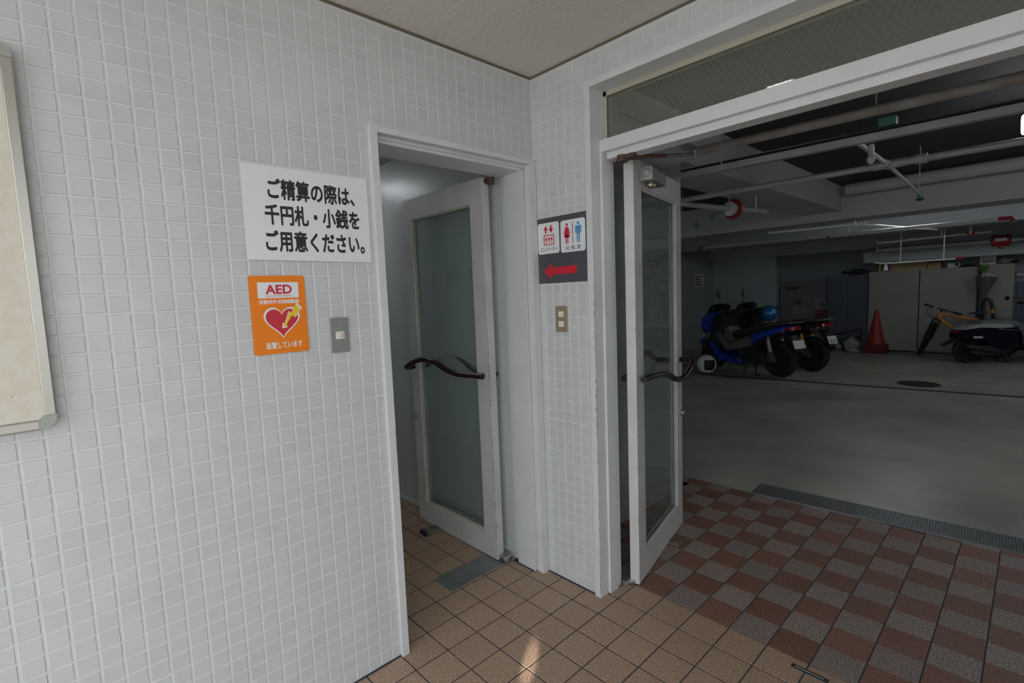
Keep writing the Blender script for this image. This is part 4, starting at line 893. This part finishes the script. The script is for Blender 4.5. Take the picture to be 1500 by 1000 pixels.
c0 = None
for k in range(4):
    z = .042 * k; lab = ['red traffic cone base lowest in the stack by the cabinets', 'second red traffic cone up in the stack by the cabinets', 'third red traffic cone up in the stack by the cabinets', 'red traffic cone topmost in the stack, its whole cone showing'][k]
    c = thing('traffic_cone', lab, 'cone', (-.51, 10.2, z), .06 * (k % 2), 'stacked traffic cones')
    cx = MB().lathe([(.150, .042), (.145, .06), (.032, .68), (.030, .70), (.016, .715)], n=20)
    part('cone_body', cx, CONEM, c, world=False, smooth=True)
    bs_ = MB().panel([(-.19, .0), (.19, .0), (.19, .028), (.17, .040), (-.17, .040), (-.19, .028)], .19, round_=.04)
    part('cone_base', bs_, CONEB, c, world=False, smooth=False)
def cabinet(lab, x0, x1, y, ht, m=OLIVE):
    c = thing('cabinet', lab, 'cabinet', ((x0 + x1) / 2, y + .1, 0))
    part('body', MB().box((x0, y + .02, 0), (x1, 10.195 + .45 if y < 10.5 else 10.69, ht)), m, c)
    part('door_panel', MB().box((x0 + .006, y, .04), (x1 - .006, y + .02, ht - .008)), m, c, bevel=.003)
    part('plinth', MB().box((x0 + .01, y + .012, 0), (x1 - .01, y + .03, .035)), BLACKP, c)
    return c
cabinet('wide olive grey cabinet behind the cone stack', -.700, .092, 10.45, 1.60)
cabinet('wide olive grey cabinet behind the bicycle', .106, .905, 10.45, 1.60)
cabinet('narrower olive grey cabinet set back on the right', .96, 1.375, 10.53, 1.63)
pn_ = thing('cupboard', 'dark slate blue cupboard between the low door and the cabinets', 'cupboard', (-1.07, 10.55, 0))
part('body', MB().box((-1.44, 10.52, 0), (-.712, 10.69, 1.55)), NAVYP, pn_); part('door_panel', MB().box((-1.435, 10.505, .03), (-1.08, 10.52, 1.54)), NAVYP, pn_); part('door_panel', MB().box((-1.07, 10.505, .03), (-.717, 10.52, 1.54)), NAVYP, pn_)
tp_ = thing('tool_bundle', 'dark bundle of tools lying on the slate blue cupboard', 'bundle', (-.95, 10.58, 1.55))
part('bundle', MB().blob((-.95, 10.60, 1.62), .25, .07, .05, 14, 8, .15), BLACKP, tp_); part('strap', MB().blob((-1.08, 10.58, 1.645), .08, .06, .04, 10, 6, .1), GREENV, tp_)
pn2 = thing('wall_panel', 'dark blue board hanging on the far wall right of the cabinets', 'board', (1.7, 10.6, 1.2))
part('board', MB().box((1.42, 10.66, .6), (2.6, 10.70, 1.30)), NAVYP, pn2); part('rail', MB().box((1.40, 10.62, 1.40), (2.7, 10.70, 1.45)), CONCW, pn2)

for lab, x0, x1, y0, y1, z0, z1 in (('long cardboard box on top of the cabinets', -.37, .20, 10.48, 10.64, 1.60, 1.765), ('short cardboard box on top of the cabinets', .215, .40, 10.47, 10.64, 1.60, 1.715)):
    b = thing('cardboard_box', lab, 'box', ((x0 + x1) / 2, (y0 + y1) / 2, z0))
    part('carton', MB().box((x0, y0, z0), (x1, y1, z1)), CARD, b, bevel=.004); part('flap', MB().box((x0 + .002, y0 + .002, z1), (x1 - .002, (y0 + y1) / 2 - .003, z1 + .003)), CARD, b)
one('rod', MB().box((-.55, 10.50, 1.60), (-.53, 10.60, 1.775)), YELLOW, 'yellow stick standing on the first cabinet', 'stick')
one('rod', MB().box((-.46, 10.50, 1.60), (-.448, 10.60, 1.72)), PAPER, 'thin white stick standing on the first cabinet', 'stick')
for lab, x0, x1, z0, z1 in (('lower white folded sheet on the second cabinet', .48, .64, 1.603, 1.625), ('upper white rolled sheet on the second cabinet', .49, .65, 1.627, 1.69)):
    b = thing('folded_sheet', lab, 'sheet', ((x0 + x1) / 2, 10.52, z0)); part('sheet', MB().box((x0, 10.48, z0), (x1, 10.62, z1)), PAPER, b, bevel=.006); part('end_roll', MB().tube([(x1 - .02, 10.48, (z0 + z1) / 2), (x1 - .02, 10.62, (z0 + z1) / 2)], (z1 - z0) * .55, 8), PAPER, b)
b = thing('tool_bag', 'black bag lying between the sheets and the printed box', 'bag', (.75, 10.52, 1.60)); part('bag_body', MB().blob((.78, 10.54, 1.628), .12, .05, .024, 12, 6, .1), BLACKP, b); part('bag_strap', MB().tube([(.70, 10.48, 1.61), (.78, 10.47, 1.64), (.86, 10.48, 1.61)], .008, 5), BLACKP, b)
b = thing('printed_box', 'white printed box on top of the narrow cabinet', 'box', (1.03, 10.60, 1.63)); part('carton', MB().box((.925, 10.54, 1.632), (1.135, 10.66, 1.775)), PAPER, b, bevel=.003); part('print', MB().box((.95, 10.5385, 1.66), (1.10, 10.54, 1.71)), mat('box_print', (.36, .36, .52), .6), b); part('print', MB().box((.95, 10.5385, 1.73), (1.09, 10.54, 1.75)), mat('box_print_warm', (.62, .50, .40), .6), b)
b = thing('plastic_sheet', 'clear crumpled plastic beside the printed box', 'plastic', (1.24, 10.6, 1.63)); part('sheet', MB().blob((1.26, 10.60, 1.69), .11, .05, .045, 12, 8, .15), BAG, b); part('fold', MB().blob((1.36, 10.60, 1.66), .07, .04, .026, 10, 6, .15), BLACKP, b)
b = thing('hanging_bouquet', 'wrapped bouquet of pale flowers with green leaves hanging on the narrow cabinet', 'bouquet', (1.0, 10.45, 1.4))
part('hook', MB().tube([(1.0, 10.29, 1.47), (1.0, 10.30, 1.645), (1.0, 10.535, 1.645)], .004, 5), STEEL, b)
part('wrap', MB().lathe([(.015, 0), (.05, .12), (.105, .30), (.145, .42), (.15, .44)], (.985, 10.29, .98), (.12, 0, 1), 12), WRAP, b, smooth=True)
fm = MB(); lm = MB()
for k in range(16): a = random.uniform(0, 6.28); r_ = random.uniform(.0, .12); fm.blob((1.045 + r_ * math.cos(a), 10.29 + r_ * .8 * math.sin(a), 1.43 + random.uniform(-.03, .05)), .03, .03, .022, 6, 4, .2)
for k in range(14):
    a = random.uniform(0, 6.28); p = Vector((.985 + .04 * math.cos(a), 10.29 + .04 * math.sin(a), 1.50)); d = Vector((math.cos(a) * .07, math.sin(a) * .05, random.uniform(.06, .16)))
    n = d.cross(Vector((0, 0, 1))).normalized() * .018; lm.add([p, p + d * .5 + n, p + d, p + d * .5 - n, p + d * .5 + Vector((0, 0, .006))], [(0, 1, 4), (1, 2, 4), (2, 3, 4), (3, 0, 4)])
part('flowers', fm, PETAL, b, smooth=True, kind='stuff'); part('leaves', lm, LEAFG, b, kind='stuff')

dg_ = thing('door_3', 'low grey steel door in the far wall behind the scooters', 'door', (-1.9, 10.7, 0), kind='structure')
part('door_frame', MB().box((-2.42, 10.62, 0), (-2.345, 10.70, 1.49)).box((-2.345, 10.62, 1.375), (-1.47, 10.70, 1.49)).box((-1.47, 10.62, 0), (-1.445, 10.70, 1.49)), DOORG, dg_)
part('door_panel', MB().box((-2.345, 10.645, .01), (-1.47, 10.69, 1.375)), DOORG, dg_)
part('closer', MB().box((-2.28, 10.60, 1.30), (-2.08, 10.645, 1.35)).tube([(-2.1, 10.61, 1.34), (-1.92, 10.58, 1.365)], .010, 5), BLACKP, dg_)
part('knob', MB().lathe([(.012, 0), (.012, .03), (.03, .035), (.03, .06), (.01, .065)], (-1.54, 10.645, .62), (0, -1, 0), 12), STEEL, dg_, smooth=True)
for nm, lab, x0, x1, z0, z1, m in (('door_plate', 'small dark square plate on the low grey door', -2.12, -1.99, .94, 1.06, mat('dark_plate', (.05, .055, .075), .5)), ('paper_notice', 'pale paper notice under the dark square plate', -2.15, -1.92, .745, .905, mat('notice_grey', (.20, .21, .21), .7)), ('smoking_notice', 'grey notice with a round black mark over the maroon sign', -1.72, -1.49, .86, 1.055, mat('notice_grey', (.20, .21, .21), .7)), ('maroon_sign', 'maroon sign at the right side of the low grey door', -1.70, -1.485, .66, .835, MAROON)):
    q = thing(nm, lab, 'sign', ((x0 + x1) / 2, 10.645, z0)); part('plate', MB().box((x0, 10.640, z0), (x1, 10.645, z1)), m, q)
    if nm == 'smoking_notice': part('mark', MB().torus(((x0 + x1) / 2 + .03, 10.64, z0 + .09), (0, 1, 0), .04, .008, 16, 5).box((x0 + .10, 10.638, z0 + .08), (x1 - .05, 10.64, z0 + .10)), INK, q)
    if nm == 'maroon_sign': part('text_bar', MB().box((x0 + .02, 10.639, z1 - .075), (x1 - .03, 10.640, z1 - .05)), mat('maroon_light', (.30, .08, .09), .6), q)
q = thing('wall_notice', 'white notice with four lines of print on the garage side wall', 'sign', (-3.9, 9.6, 1.58))
part('sheet', MB().box((-3.899, 9.40, 1.44), (-3.892, 9.86, 1.74)), PAPER, q)
for k in range(4): part('text_line', MB().box((-3.892, 9.44, 1.475 + .062 * k), (-3.8905, 9.44 + (.34, .30, .24, .33)[k], 1.475 + .062 * k + .028)), INK, q)
for lab, c, rx, ry, rz_ in (('large pale plastic bag of rubbish beside the cone stack', (-.95, 10.33, .13), .14, .12, .13), ('small grey plastic bag left of the large bag', (-1.235, 10.28, .08), .12, .10, .08), ('flat plastic bag lying in front of the large bag', (-.88, 10.06, .035), .14, .10, .035)):
    b = thing('plastic_bag', lab, 'bag', (c[0], c[1], 0)); part('bag_body', MB().blob(c, rx, ry, rz_, 14, 9, .13), BAG, b); part('knot', MB().blob((c[0] + .02, c[1], c[2] + rz_), .03, .03, .025, 7, 5, .2), BAG, b)
b = thing('folded_trolley', 'dark folded frame propped behind the plastic bags', 'trolley', (-1.1, 10.4, 0))
part('frame', MB().tube([(-1.42, 10.42, .0), (-1.36, 10.46, .30), (-.80, 10.46, .44), (-.84, 10.42, .0)], .012, 6).tube([(-1.34, 10.44, .16), (-.82, 10.44, .28)], .010, 6), BLACKP, b); part('wheel', MB().torus((-1.40, 10.38, .05), (0, 1, 0), .036, .014, 14, 6), TYRE, b)
